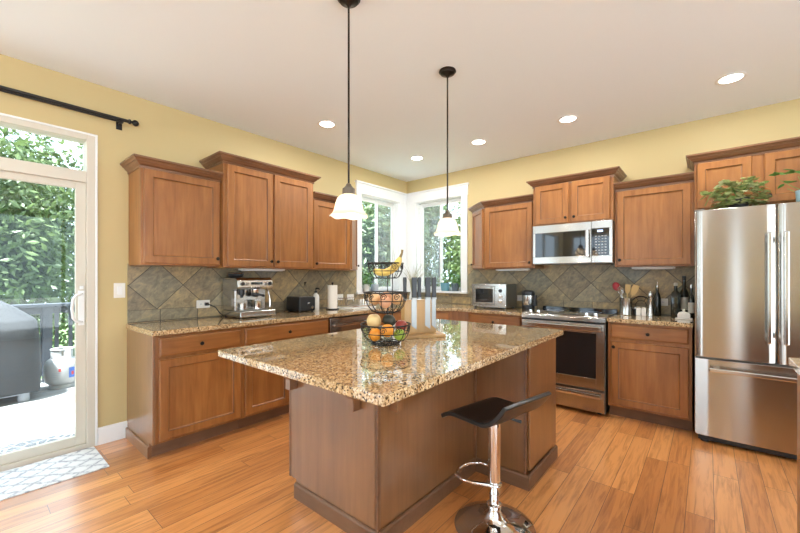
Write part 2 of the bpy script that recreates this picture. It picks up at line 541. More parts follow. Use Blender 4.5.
# ---------------------------------------------------------------- mesh helpers
class MB:
    def __init__(s):
        s.bm = bmesh.new()
        s.mi = 0

    def face(s, vs):
        try:
            f = s.bm.faces.new(vs)
            f.material_index = s.mi
            return f
        except ValueError:
            return None

    def box(s, x0, x1, y0, y1, z0, z1):
        v = [s.bm.verts.new(p) for p in ((x0, y0, z0), (x1, y0, z0), (x1, y1, z0), (x0, y1, z0),
                                         (x0, y0, z1), (x1, y0, z1), (x1, y1, z1), (x0, y1, z1))]
        for q in ((0, 3, 2, 1), (4, 5, 6, 7), (0, 1, 5, 4), (1, 2, 6, 5), (2, 3, 7, 6), (3, 0, 4, 7)):
            s.face([v[i] for i in q])
        return s

    def loft(s, rings, closed=True, cap0=True, cap1=True, loop=False):
        R = [[s.bm.verts.new(p) for p in r] for r in rings]
        n = len(R[0])
        last = len(R) if loop else len(R) - 1
        for i in range(last):
            a, b = R[i], R[(i + 1) % len(R)]
            for j in range(n if closed else n - 1):
                k = (j + 1) % n
                s.face([a[j], a[k], b[k], b[j]])
        if not loop and closed:
            if cap0:
                s.face(list(reversed(R[0])))
            if cap1:
                s.face(R[-1])
        return s

    def prism(s, pts, z0, z1, axis='z'):
        def P(a, b, c):
            return {'z': (a, b, c), 'y': (a, c, b), 'x': (c, a, b)}[axis]
        s.loft([[P(a, b, z0) for a, b in pts], [P(a, b, z1) for a, b in pts]])
        return s

    def lathe(s, prof, c=(0, 0, 0), seg=24, cap=True, wave=None):
        rings = []
        for i, (r, z) in enumerate(prof):
            ring = []
            for j in range(seg):
                a = 2 * PI * j / seg
                rr = max(r, 1e-4)
                dz = 0
                if wave:
                    k, amp, dzz, i0 = wave
                    if i >= i0[0] and i <= i0[1]:
                        rr *= 1 + amp * math.cos(k * a)
                        dz = dzz * math.cos(k * a)
                ring.append((c[0] + rr * math.cos(a), c[1] + rr * math.sin(a), c[2] + z + dz))
            rings.append(ring)
        s.loft(rings, True, cap, cap)
        return s

    def tube(s, pts, r, seg=8, closed=False):
        pts = [Vector(p) for p in pts]
        n = len(pts)
        rr = r if isinstance(r, (list, tuple)) else [r] * n
        rings = []
        up = None
        for i, p in enumerate(pts):
            if closed:
                t = pts[(i + 1) % n] - pts[i - 1]
            else:
                t = pts[min(i + 1, n - 1)] - pts[max(i - 1, 0)]
            if t.length < 1e-9:
                t = Vector((0, 0, 1))
            t.normalize()
            if up is None:
                up = Vector((0, 0, 1)) if abs(t.z) < 0.9 else Vector((1, 0, 0))
            a = t.cross(up)
            if a.length < 1e-6:
                a = t.cross(Vector((1, 0.3, 0)))
            a.normalize()
            b = a.cross(t).normalized()
            up = b
            rings.append([tuple(p + a * rr[i] * math.cos(2 * PI * j / seg) + b * rr[i] * math.sin(2 * PI * j / seg)) for j in range(seg)])
        s.loft(rings, True, not closed, not closed, closed)
        return s

    def ball(s, c, r, sc=(1, 1, 1), seg=14, rot=None):
        prof = []
        rings = []
        nr = max(6, seg // 2)
        for i in range(nr + 1):
            th = PI * i / nr
            ring = []
            for j in range(seg):
                a = 2 * PI * j / seg
                v = Vector((r * max(math.sin(th), 1e-3) * math.cos(a) * sc[0], r * max(math.sin(th), 1e-3) * math.sin(a) * sc[1], -r * math.cos(th) * sc[2]))
                if rot:
                    v = rot @ v
                ring.append(tuple(Vector(c) + v))
            rings.append(ring)
        s.loft(rings)
        return s

    def ring(s, c, R, r, seg=24, tseg=6, axis='z', sc=1.0):
        pts = []
        for j in range(seg):
            a = 2 * PI * j / seg
            u, w = R * math.cos(a), R * math.sin(a) * sc
            pts.append({'z': (c[0] + u, c[1] + w, c[2]), 'y': (c[0] + u, c[1], c[2] + w), 'x': (c[0], c[1] + u, c[2] + w)}[axis])
        return s.tube(pts, r, tseg, True)

    def sweep(s, path, prof, closed_path=False):
        """prof: (outward, z) polygon swept round a plan polyline with mitred corners; outward is to the right of travel."""
        n = len(path)
        rings = []
        for i in range(n):
            p = Vector(path[i]).to_2d()

            def nrm(a, b):
                d = (Vector(b).to_2d() - Vector(a).to_2d()).normalized()
                return Vector((d.y, -d.x))
            if i == 0:
                m = nrm(path[0], path[1])
            elif i == n - 1:
                m = nrm(path[-2], path[-1])
            else:
                a, b = nrm(path[i - 1], path[i]), nrm(path[i], path[i + 1])
                m = (a + b)
                m = m / max(m.dot(a), 0.2)
            rings.append([(p.x + m.x * o, p.y + m.y * o, z) for o, z in prof])
        s.loft(rings)
        return s

    def move(s, mat):
        bmesh.ops.transform(s.bm, matrix=mat, verts=s.bm.verts)
        return s

    def build(s, name, mats, parent=None, bevel=0.0, smooth=False, seg=2, angle=38):
        me = bpy.data.meshes.new(name)
        bmesh.ops.recalc_face_normals(s.bm, faces=s.bm.faces)
        s.bm.to_mesh(me)
        s.bm.free()
        for m in (mats if isinstance(mats, (list, tuple)) else [mats]):
            me.materials.append(M[m])
        if smooth:
            me.polygons.foreach_set('use_smooth', [True] * len(me.polygons))
            me.set_sharp_from_angle(angle=math.radians(angle))
        o = bpy.data.objects.new(name, me)
        COL.objects.link(o)
        if parent:
            o.parent = parent
        if bevel:
            b = o.modifiers.new('bevel', 'BEVEL')
            b.width = bevel
            b.segments = seg
            b.limit_method = 'ANGLE'
            b.angle_limit = math.radians(40)
        return o


def tag(o, label=None, cat=None, group=None, kind=None):
    if label:
        o['label'] = label
    if cat:
        o['category'] = cat
    if group:
        o['group'] = group
    if kind:
        o['kind'] = kind
    return o


def thing(name, label, cat, loc=(0, 0, 0), rz=0.0, group=None):
    o = bpy.data.objects.new(name, None)
    o.empty_display_size = 0.1
    COL.objects.link(o)
    o.location = loc
    o.rotation_euler = (0, 0, rz)
    return tag(o, label, cat, group)


def dup(root, label=None, loc=None, rz=None):
    r = root.copy()
    COL.objects.link(r)
    if label:
        r['label'] = label
    if loc is not None:
        r.location = loc
    if rz is not None:
        r.rotation_euler = (0, 0, rz)
    for ch in list(root.children):
        c = ch.copy()
        COL.objects.link(c)
        c.parent = r
        for g in list(ch.children):
            d = g.copy()
            COL.objects.link(d)
            d.parent = c
    return r


def struct(name, mb, mats, bevel=0.0, parent=None):
    o = mb.build(name, mats, parent, bevel)
    if not parent:
        o['kind'] = 'structure'
    return o


def sgroup(name):
    o = bpy.data.objects.new(name, None)
    COL.objects.link(o)
    o['kind'] = 'structure'
    return o


H = 2.774
RX, RY = 7.2, -9.0        # far right wall, rear wall

# ---------------------------------------------------------------- room shell
struct('floor', MB().box(-0.14, RX + 0.14, RY - 0.14, 0.14, -0.06, 0.0), 'floor')
struct('ceiling', MB().box(-0.14, RX + 0.14, RY - 0.14, 0.14, H, H + 0.12), 'ceil')

struct('sun_block_slab', MB().box(-0.22, RX + 1.1, RY - 0.9, 0.75, H + 0.121, H + 0.35), 'white')  # unseen slab above the ceiling, overhangs added to keep the sun out
DY0, DY1, DZ = -5.62, -3.805, 2.365     # sliding door opening
WY0, WY1, WZ0, WZ1 = -0.985, -0.19, 1.09, 2.42
w = MB()
w.box(-0.14, 0, WY1, 0.14, 0, H)
w.box(-0.14, 0, WY0, WY1, 0, WZ0).box(-0.14, 0, WY0, WY1, WZ1, H)
w.box(-0.14, 0, DY1, WY0, 0, H)
w.box(-0.14, 0, DY0, DY1, DZ, H)
w.box(-0.14, 0, RY, -8.5, 0, H).box(-0.14, 0, -8.5, -6.1, 0, 0.15).box(-0.14, 0, -8.5, -6.1, 2.6, H).box(-0.14, 0, -6.1, DY0, 0, H)  # pieces around an unseen window opening, added to flood in daylight
struct('wall_left', w, 'wall')
w = MB()
w.box(0, 0.19, 0, 0.14, 0, H)
w.box(0.19, 0.985, 0, 0.14, 0, WZ0).box(0.19, 0.985, 0, 0.14, WZ1, H)
w.box(0.985, RX, 0, 0.14, 0, H)
struct('wall_back', w, 'wall')


def walled(name, axis, val, t, lo, hi, holes):
    """a straight wall with window holes [(a0,a1,z0,z1)]"""
    m = MB()

    def bx(a0, a1, z0, z1):
        if axis == 'x':
            m.box(val, val + t, a0, a1, z0, z1)
        else:
            m.box(a0, a1, val, val + t, z0, z1)
    a = lo
    for a0, a1, z0, z1 in holes:
        bx(a, a0, 0, H)
        bx(a0, a1, 0, z0)
        bx(a0, a1, z1, H)
        a = a1
    bx(a, hi, 0, H)
    return struct(name, m, 'wall' if axis == 'y' else 'ceil')  # unseen right wall gets the pale paint to bounce neutral light


rear_holes = [(0.25, 2.55, 0.15, 2.6), (4.02, 4.34, 0.10, 2.5), (5.7, 7.0, 0.25, 2.6)]  # unseen rear windows, sized for daylight and the bright streak on the refrigerator
right_holes = [(-8.8, -6.7, 0.15, 2.62), (-6.5, -4.3, 0.15, 2.62), (-4.1, -1.9, 0.15, 2.62)]  # unseen openings added so more daylight fills the room
walled('wall_rear', 'y', RY - 0.14, 0.14, 0, RX, rear_holes)
walled('wall_right', 'x', RX, 0.14, RY, 0, right_holes)
n = 3
for axis, val, holes in (('y', RY - 0.07, rear_holes), ('x', RX + 0.07, right_holes), ('x', -0.07, [(-8.5, -6.1, 0.15, 2.6)])):
    for a0, a1, z0, z1 in holes:
        g = sgroup('window_%d' % n)  # frames for the unseen openings that were added for daylight
        n += 1
        m = MB()

        def bx(b0, b1, c0, c1, d=0.03):
            if axis == 'x':
                m.box(val - d, val + d, b0, b1, c0, c1)
            else:
                m.box(b0, b1, val - d, val + d, c0, c1)
        mid = (a0 + a1) / 2 if a1 - a0 > 0.6 else a0 + 0.03
        bx(a0, a0 + 0.05, z0, z1)
        bx(a1 - 0.05, a1, z0, z1)
        bx(a0 + 0.05, a1 - 0.05, z0, z0 + 0.05)
        bx(a0 + 0.05, a1 - 0.05, z1 - 0.05, z1)
        bx(mid - 0.03, mid + 0.03, z0 + 0.05, z1 - 0.05)
        m.build('window_frame', 'vinyl', g)

# backsplash tile bands (thin real tile layer on the walls)
struct('trim_1', MB().box(0, 0.012, -3.60, -1.078, 0.90, 1.40).box(0, 0.012, -1.078, -0.012, 0.90, 1.06), 'slate_y').name = 'wall_tile_left'
struct('trim_2', MB().box(0.0, 1.08, -0.012, 0, 0.90, 1.06).box(1.08, 3.515, -0.012, 0, 0.90, 1.46), 'slate_x').name = 'wall_tile_back'

# corner windows ------------------------------------------------------------
def corner_window(name, flip):
    """built for the left wall (plane x=0, along y); flip mirrors it onto the back wall."""
    g = sgroup(name)

    def bld(mb, nm, mat, bevel=0.0):
        if flip:                       # (x,y) -> (-y,-x)
            mb.move(Matrix(((0, -1, 0, 0), (-1, 0, 0, 0), (0, 0, 1, 0), (0, 0, 0, 1))))
        return mb.build(nm, mat, g, bevel)
    # casing on the room face
    c = MB()
    c.box(0.0, 0.020, -1.077, WY0, 1.06, WZ1)
    c.box(0.0, 0.020, WY1, -0.0205 if not flip else -0.0005, 1.06, WZ1)
    bld(c, 'casing', 'white', 0.002)
    h = MB()
    h.box(0.0, 0.024, -1.085, -0.0005 if not flip else -0.0245, WZ1, 2.555)
    h.box(0.0, 0.042, -1.10, -0.0005 if not flip else -0.0425, 2.555, 2.578)
    bld(h, 'header', 'white', 0.002)
    s_ = MB()
    s_.box(-0.085, 0.045, -1.09, -0.0005 if not flip else -0.0455, 1.062, 1.09)
    bld(s_, 'sill', 'white', 0.003)
    j = MB()
    j.box(-0.14, 0, WY0 - 0.001, WY0 + 0.012, 1.09, WZ1)
    j.box(-0.14, 0, WY1 - 0.012, WY1 + 0.001, 1.09, WZ1)
    j.box(-0.14, 0, WY0 + 0.012, WY1 - 0.012, WZ1 - 0.012, WZ1 + 0.001)
    bld(j, 'jamb', 'white')
    a0, a1, z0, z1 = WY0 + 0.012, WY1 - 0.012, 1.09, WZ1 - 0.012
    x0, x1 = -0.115, -0.075
    f = MB()
    f.box(x0, x1, a0, a0 + 0.03, z0, z1).box(x0, x1, a1 - 0.03, a1, z0, z1)
    f.box(x0, x1, a0 + 0.03, a1 - 0.03, z0, z0 + 0.03).box(x0, x1, a0 + 0.03, a1 - 0.03, z1 - 0.03, z1)
    bld(f, 'window_frame', 'vinyl', 0.003)
    mid = (a0 + a1) / 2
    for k, (b0, b1) in enumerate(((a0 + 0.03, mid + 0.02), (mid - 0.02, a1 - 0.03))):
        xa = -0.092 if k == 0 else -0.108
        sh = MB()
        t = 0.026
        sh.box(xa, xa + 0.014, b0, b0 + t, z0 + 0.03, z1 - 0.03).box(xa, xa + 0.014, b1 - t, b1, z0 + 0.03, z1 - 0.03)
        sh.box(xa, xa + 0.014, b0 + t, b1 - t, z0 + 0.03, z0 + 0.03 + t).box(xa, xa + 0.014, b0 + t, b1 - t, z1 - 0.03 - t, z1 - 0.03)
        bld(sh, 'sash', 'vinyl', 0.002)
        bld(MB().box(xa + 0.005, xa + 0.009, b0 + t, b1 - t, z0 + 0.03 + t, z1 - 0.03 - t), 'glass', 'pane')
    # insect screen on the half nearest the room corner
    bld(MB().box(-0.1155, -0.1145, mid, a1 - 0.03, z0 + 0.03, z1 - 0.03), 'screen', 'screen')
    bld(MB().box(-0.078, -0.068, mid - 0.012, mid + 0.012, 1.66, 1.72), 'latch', 'vinyl')
    return g


corner_window('window_1', False)
corner_window('window_2', True)

# sliding door ---------------------------------------------------------------
g = sgroup('door_1')
f = MB()
f.box(-0.13, 0.012, DY1 - 0.05, DY1, 0, DZ).box(-0.13, 0.012, DY0, DY0 + 0.05, 0, DZ)
f.box(-0.13, 0.012, DY0 + 0.05, DY1 - 0.05, DZ - 0.04, DZ)
f.box(-0.13, 0.006, DY0 + 0.05, DY1 - 0.05, 2.005, 2.09)
f.box(-0.13, 0.006, DY0 + 0.05, DY1 - 0.05, 0.0, 0.035)
f.build('door_frame', 'almond', g, 0.003)
t = MB()
t.box(0.0, 0.016, DY1, DY1 + 0.014, 0, DZ + 0.014).box(0.0, 0.016, DY0, DY1, DZ, DZ + 0.014)
t.build('casing', 'white', g, 0.002)
MB().box(-0.05, -0.044, DY0 + 0.05, DY1 - 0.05, 2.09, DZ - 0.04).build('transom_glass', 'pane', g)
mid = (DY0 + DY1) / 2
for (b0, b1, xa, nm) in ((mid - 0.03, DY1 - 0.05, -0.055, 'sliding_panel'), (DY0 + 0.05, mid + 0.03, -0.105, 'fixed_panel')):
    p = MB()
    st = 0.06
    p.box(xa, xa + 0.04, b0, b0 + st, 0.035, 2.005).box(xa, xa + 0.04, b1 - st, b1, 0.035, 2.005)
    p.box(xa, xa + 0.04, b0 + st, b1 - st, 0.035, 0.10).box(xa, xa + 0.04, b0 + st, b1 - st, 1.955, 2.005)
    po = p.build(nm, 'almond', g, 0.003)
    MB().box(xa + 0.017, xa + 0.023, b0 + st, b1 - st, 0.10, 1.955).build('glass', 'pane', po)
    if nm == 'sliding_panel':
        hy = b1 - 0.028
        hb = MB()
        hb.box(-0.015, -0.007, hy - 0.018, hy + 0.018, 0.93, 1.19)
        pts = [(-0.008, hy, 0.955), (0.012, hy - 0.005, 0.955), (0.022, hy - 0.035, 0.965), (0.024, hy - 0.052, 0.99), (0.024, hy - 0.058, 1.06), (0.024, hy - 0.052, 1.13), (0.022, hy - 0.035, 1.155), (0.012, hy - 0.005, 1.165), (-0.008, hy, 1.165)]
        hb.tube(pts, 0.010, 8)
        hb.box(-0.008, 0.012, hy - 0.01, hy + 0.01, 1.20, 1.225)
        tag(hb.build('handle', 'white', po, 0.002, True), 'white pull handle')

bb = MB()
prof = [(0, 0), (0.016, 0), (0.016, 0.115), (0.010, 0.13), (0, 0.132)]
bb.sweep([(0.0, DY1 + 0.016), (0.0, -3.60)], prof)
struct('baseboard_left', bb, 'white', 0.0015)
bb = MB()
bb.sweep([(0.0, RY), (0.0, DY0 - 0.016)], prof)
struct('baseboard_rear_left', bb, 'white', 0.0015).name = 'baseboard_rear'

# ---------------------------------------------------------------- outside: deck, rail, trees
struct('deck', MB().box(-3.1, -0.14, -8.0, 0.5, -0.14, -0.05), 'deck')
struct('ground', MB().box(-40, -0.3, -25, 40, -1.75, -1.7).box(-0.3, 25, 0.3, 40, -1.75, -1.7), 'grass')
struct('bounce_slab', MB().box(RX + 0.14, 30, -30, 0.3, -0.3, -0.1).box(-0.14, RX + 0.14, -30, RY - 0.14, -0.3, -0.1), 'bounce_slab')  # unseen pale slab added outside to reflect daylight into the room

rail = thing('deck_railing', 'grey blue wooden railing with square balusters along the deck edge', 'railing', (-2.9, -7.9, -0.05))
tr = MB().box(-0.07, 0.07, 0, 8.3, 0.96, 1.0).box(-0.02, 0.02, 0.0, 8.3, 0.87, 0.96)
tr.build('hand_rail', 'rail', rail, 0.004)
MB().box(-0.02, 0.02, 0, 8.3, 0.08, 0.16).build('cross_rail', 'rail', rail, 0.004)
for i in range(5):
    y = 0.05 + i * 2.05
    MB().box(-0.045, 0.045, y - 0.045, y + 0.045, 0, 0.96).build('post', 'rail', rail, 0.004)
bal = None
y = 2.62
while y < 6.4:
    if bal is None:
        bal = MB().box(-0.019, 0.019, -0.019, 0.019, 0.16, 0.87).build('baluster', 'rail', rail)
        bal.location = (0, y, 0)
    else:
        c = bal.copy()
        COL.objects.link(c)
        c.location = (0, y, 0)
    y += 0.135


def tree_mesh(seed, nleaf, R, leaf, mat, name):
    r = random.Random(seed)
    V, F = [], []
    lobes = [(Vector((0, 0, 0)), 1.0)]
    for k in range(22):
        d = Vector((r.gauss(0, 1), r.gauss(0, 1), r.gauss(0, 1))).normalized()
        lobes.append((Vector((d.x * R[0] * 0.64, d.y * R[1] * 0.64, d.z * R[2] * 0.68)), r.uniform(0.30, 0.40)))
    for i in range(nleaf):
        c, s_ = lobes[0] if r.random() < 0.18 else lobes[r.randrange(1, len(lobes))]
        d = Vector((r.gauss(0, 1), r.gauss(0, 1), r.gauss(0, 1))).normalized()
        q = r.uniform(0.55, 1.05)
        p = c + Vector((d.x * R[0], d.y * R[1], d.z * R[2])) * s_ * q
        nrm = (d + Vector((r.gauss(0, .6), r.gauss(0, .6), r.gauss(0.5, .6)))).normalized()
        a = nrm.cross(Vector((r.gauss(0, 1), r.gauss(0, 1), r.gauss(0, 1)))).normalized()
        b = nrm.cross(a)
        L = leaf * r.uniform(0.6, 1.3)
        b0 = len(V)
        V += [tuple(p - a * L), tuple(p + b * L * 0.42 - nrm * L * 0.12), tuple(p + a * L - nrm * L * .1), tuple(p - b * L * 0.42 - nrm * L * 0.12)]
        F.append((b0, b0 + 1, b0 + 2, b0 + 3))
    me = bpy.data.meshes.new(name)
    me.from_pydata(V, [], F)
    me.materials.append(M[mat])
    return me


def trunk_mb(h, r0):
    m = MB()
    m.tube([(0, 0, 0), (0.05, 0.02, h * 0.4), (-0.03, 0.05, h * 0.75), (0.02, 0, h)], [r0, r0 * 0.8, r0 * 0.6, r0 * 0.3], 10)
    for a in (0.3, 2.2, 4.1):
        m.tube([(0.0, 0.03, h * 0.45), (0.5 * math.cos(a), 0.5 * math.sin(a), h * 0.65), (1.1 * math.cos(a), 1.1 * math.sin(a), h * 0.85)], [r0 * 0.5, r0 * 0.35, r0 * 0.15], 7)
    return m


tree_meshes = [tree_mesh(1, 14000, (2.15, 2.15, 3.4), 0.10, 'leaf', 'crown_a'), tree_mesh(2, 14000, (2.15, 2.15, 3.5), 0.105, 'leaf_d', 'crown_b')]
TREES = [
    (-8.7, -4.3, 0, 1.0, 'bright green leafy tree behind the covered grill'),
    (-8.5, 0.7, 1, 1.0, 'darker leafy tree past the deck rail behind the propane tank'),
    (-8.8, -9.4, 1, 1.0, 'dark leafy tree off beyond the far end of the deck rail'),
    (-14.3, -1.2, 0, 1.3, 'tall pale tree standing farther back through the sliding door'),
    (-14.5, -8.2, 1, 1.3, 'tall dark tree far behind the covered grill'),
    (-5.3, 4.9, 0, 1.0, 'bright leafy tree close outside the window over the dish rack'),
    (-10.2, 6.6, 1, 1.0, 'darker tree farther out in the window over the dish rack'),
    (-1.6, 7.6, 0, 1.05, 'bright leafy tree filling the window by the toaster oven'),
    (-6.1, 10.1, 1, 1.15, 'dark leafy tree seen at the corner where the two windows meet'),
    (3.2, 7.9, 1, 1.1, 'dark tree off to the right outside the toaster oven window'),
    (-0.6, 14.2, 1, 1.3, 'tall dark tree farthest back in the window by the toaster oven'),
    (-11.9, 11.9, 0, 1.2, 'tall tree at the far back of the window over the dish rack'),
]
for i, (x, y, k, s_, lab) in enumerate(TREES):
    t = thing('leafy_tree', lab, 'tree', (x, y, -1.7), rnd.uniform(0, 6), 'trees outside the windows')
    t.scale = (s_, s_, s_ * (1.06 if x < -8 and y < 2 else 1.0))
    c = bpy.data.objects.new('crown', tree_meshes[k])
    COL.objects.link(c)
    c.parent = t
    c.location = (0, 0, 3.3)
    trunk_mb(4.2, 0.13).build('trunk', 'bark', t, 0, True)

gc = thing('covered_grill', 'barbecue grill under a loose grey cover standing on the deck', 'grill', (-2.28, -4.325, -0.05))
m = MB()
rings = []
for (z, hx, hy, b) in ((0.10, 0.30, 0.44, .02), (0.3, 0.31, 0.45, .02), (0.70, 0.30, 0.43, 0.0), (0.86, 0.29, 0.41, 0), (0.89, 0.265, 0.385, 0), (1.00, 0.21, 0.26, 0), (1.10, 0.13, 0.12, 0)):
    ring = []
    for j in range(40):
        a = 2 * PI * j / 40
        ca, sa = math.cos(a), math.sin(a)
        q = 1 / (abs(ca) ** 5 + abs(sa) ** 5) ** 0.2
        fold = 1 + b * math.sin(9 * a + z * 5) + 0.008 * math.sin(17 * a)
        ring.append((hx * ca * q * fold, hy * sa * q * fold, z + b * 0.8 * math.sin(5 * a)))
    rings.append(ring)
m.loft(rings)
m.build('cover', 'grey_cover', gc, 0, True, angle=50)
for sx in (-0.2, 0.2):
    for sy in (-0.3, 0.3):
        MB().lathe([(0.0, 0), (0.045, 0.0), (0.05, 0.02), (0.045, 0.10), (0.0, 0.12)], (sx, sy, 0), 14).build('caster', 'lgrey', gc, 0, True)
MB().box(-0.24, 0.24, -0.34, 0.34, 0.075, 0.13).build('cart_base', 'lgrey', gc, 0.004)

tk = thing('propane_tank', 'white propane tank with collar and label on the deck', 'propane tank', (-2.47, -3.665, -0.05), 0.3)
tk.scale = (1.08, 1.08, 1.06)
MB().lathe([(0.10, 0), (0.112, 0), (0.112, 0.035), (0.10, 0.035)], seg=28).build('foot_ring', 'tank', tk, 0, True)
MB().lathe([(0.0, 0.03), (0.10, 0.035), (0.14, 0.07), (0.152, 0.12), (0.152, 0.25), (0.14, 0.30), (0.10, 0.335), (0.03, 0.35), (0, 0.35)], seg=32).build('body', 'tank', tk, 0, True)
cl = MB()
for a0, a1 in ((0.5, 2.6), (3.6, 5.8)):
    for k in range(10):
        a, b = a0 + (a1 - a0) * k / 10, a0 + (a1 - a0) * (k + 1) / 10
        pts = [(0.095, a, 0.325), (0.095, b, 0.325), (0.095, b, 0.43), (0.095, a, 0.43)]
        o4 = [cl.bm.verts.new((r * math.cos(t), r * math.sin(t), z)) for r, t, z in pts]
        i4 = [cl.bm.verts.new(((r - 0.004) * math.cos(t), (r - 0.004) * math.sin(t), z)) for r, t, z in pts]
        cl.face(o4); cl.face(list(reversed(i4)))
        cl.face([o4[3], o4[2], i4[2], i4[3]]); cl.face([o4[0], i4[0], i4[1], o4[1]])
cl.ring((0, 0, 0.435), 0.093, 0.009, 28, 8)
cl.build('collar', 'tank', tk)
MB().lathe([(0.018, 0.34), (0.018, 0.40), (0.026, 0.405), (0.026, 0.425), (0, 0.43)], seg=12).build('valve', 'steel_d', tk, 0, True)


def patch(a0, a1, z0, z1, mat, nm, r=0.1535):
    m = MB()
    R = [[(r * math.cos(a0 + (a1 - a0) * k / 8), r * math.sin(a0 + (a1 - a0) * k / 8), z) for k in range(9)] for z in (z0, z1)]
    m.loft(R, False, False, False)
    return m.build(nm, mat, tk, 0, True)


patch(-0.05, 0.42, 0.12, 0.235, 'lblue', 'blue_label')
patch(0.10, 0.25, 0.15, 0.19, 'lred', 'red_mark', 0.1545)
patch(-0.62, -0.48, 0.20, 0.235, 'lred', 'hazard_mark')
for z in (0.12, 0.14, 0.16, 0.18):
    patch(-1.0, -0.5, z, z + 0.007, 'lgrey', 'printed_line')

mt = MB()
pts = [(0, -0.42)] + [(-0.46 * math.cos(a), 0.80 * math.sin(a)) for a in [(-PI / 2) + PI * k / 24 for k in range(25)]]
pts = [(-0.5 * math.cos(-PI / 2 + PI * k / 28), 0.62 * math.sin(-PI / 2 + PI * k / 28)) for k in range(29)]
mt.prism(pts, 0.0, 0.012)
o = mt.build('door_mat', 'rubber')
o.location = (-0.16, -4.25, -0.05)
tag(o, 'dark half round doormat with leafy pattern on the deck outside the door', 'doormat')

mt = MB().box(0, 0.455, -1.15, 0, 0, 0.008)
o = mt.build('floor_mat', 'kilim', None, 0.003)
o.location = (0.022, -3.815, 0.0)
tag(o, 'pale white and grey diamond patterned mat inside the sliding door', 'mat')

# ---------------------------------------------------------------- cabinets
def add_knob(parent, x, y, z, r=0.015):
    k = MB()
    k.lathe([(0.005, 0), (0.005, 0.012), (r * 0.9, 0.016), (r, 0.022), (r * 0.8, 0.028), (0, 0.030)], seg=14)
    k.move(Matrix.Translation((x, y, z)) @ Matrix.Rotation(PI / 2, 4, 'X'))
    k.build('knob', 'bronze', parent, 0, True)


def panel_door(parent, x0, x1, z0, z1, y, knob=None, name='door', frame=0.057, slab=False, mat='wood', kmat=None):
    """a door or drawer front standing on plane y, facing -y, with a recessed panel inside a frame"""
    t = 0.020
    m = MB()

    def rect(i, d):
        return [(x0 + i, y - d, z0 + i), (x1 - i, y - d, z0 + i), (x1 - i, y - d, z1 - i), (x0 + i, y - d, z1 - i)]
    if slab:
        rings = [rect(0, 0), rect(0, t - 0.008), rect(0.004, t - 0.003), rect(0.012, t)]
        m.loft(rings)
    else:
        rings = [rect(0, 0), rect(0, t - 0.006), rect(0.005, t), rect(frame, t)]
        m.loft(rings, True, True, False)
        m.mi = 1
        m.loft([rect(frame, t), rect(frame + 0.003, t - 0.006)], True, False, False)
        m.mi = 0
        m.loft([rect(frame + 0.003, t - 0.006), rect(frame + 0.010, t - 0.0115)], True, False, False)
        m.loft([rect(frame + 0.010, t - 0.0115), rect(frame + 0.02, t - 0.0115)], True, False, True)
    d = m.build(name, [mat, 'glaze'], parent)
    if knob:
        add_knob(d, knob[0], y - t, knob[1])
    return d


CROWN = [(0.0, -0.010), (0.007, -0.010), (0.009, 0.004), (0.004, 0.008), (0.010, 0.012), (0.022, 0.020), (0.030, 0.032), (0.033, 0.036), (0.040, 0.037), (0.044, 0.046), (0.052, 0.052), (0.058, 0.054), (0.058, 0.068), (0.0, 0.068)]


def wall_cabinet(label, loc, rz, W, D, Hh, doors, crown_z, ends=(True, True), grp='stained maple wall cabinets', chamfer=None, hinge_gap=0.006, reveal=0.022):
    """local frame: x along wall, -y to the room, origin at bottom back left. doors: list of (x0,x1,knobside)"""
    t = thing('wall_cabinet', label, 'cabinet', loc, rz, grp)
    if chamfer is None:
        plan = [(0, 0), (0, -D), (W, -D), (W, 0)]
    elif chamfer[0] == 'R':
        plan = [(0, 0), (0, -D), (W, -D), (W + chamfer[1], -chamfer[2]), (W + chamfer[1], 0)]
    else:
        plan = [(-chamfer[1], 0), (-chamfer[1], -chamfer[2]), (0, -D), (W, -D), (W, 0)]
    MB().prism(plan, 0, Hh).build('body', 'wood', t, 0.002)
    for x0, x1, side in doors:
        kx = x0 + 0.026 if side == 'L' else x1 - 0.026
        panel_door(t, x0, x1, 0.012, Hh - 0.02, -D, (kx, 0.065))
    if chamfer:
        if chamfer[0] == 'R':
            p0, p1 = Vector((W, -D, 0)), Vector((W + chamfer[1], -chamfer[2], 0))
        else:
            p0, p1 = Vector((-chamfer[1], -chamfer[2], 0)), Vector((0, -D, 0))
        L = (p1 - p0).length
        d = panel_door(t, 0.03, L - 0.03, 0.012, Hh - 0.02, 0.0, ((L - 0.056) if chamfer[0] == 'R' else 0.056, 0.065), frame=0.045)
        d.location = p0
        d.rotation_euler = (0, 0, math.atan2(p1.y - p0.y, p1.x - p0.x))
    # crown: travel so that outward is to the right of travel: along -y face from right to left is outward -y? use left-to-right with mirrored normal
    path = [p for p in plan]
    if not ends[0]:
        path = path[1:]
    if not ends[1]:
        path = path[:-1]
    path = list(path)
    cm = MB()
    cm.sweep(path, [(o_, crown_z - loc[2] + z) for o_, z in CROWN])
    cm.build('crown_molding', 'crown', t, 0, False)
    return t


LW = PI / 2     # left-wall orientation: local x -> +y, local -y -> +x
G1 = 'stained maple wall cabinets'
# left wall
wall_cabinet('wall cabinet with one wide door nearest the sliding door', (0.0005, -3.592, 1.385), LW, 0.596, 0.31, 0.755, [(0.018, 0.582, 'R')], 2.132, (True, False))
wall_cabinet('taller two door wall cabinet above the espresso machine', (0.0005, -2.995, 1.375), LW, 0.955, 0.36, 0.93, [(0.03, 0.468, 'R'), (0.486, 0.925, 'L')], 2.298, (True, True))
wall_cabinet('single door wall cabinet above the paper towel beside the window', (0.0005, -2.039, 1.372), LW, 0.555, 0.33, 0.775, [(0.015, 0.537, 'L')], 2.138, (False, True), chamfer=('R', 0.375, 0.04))
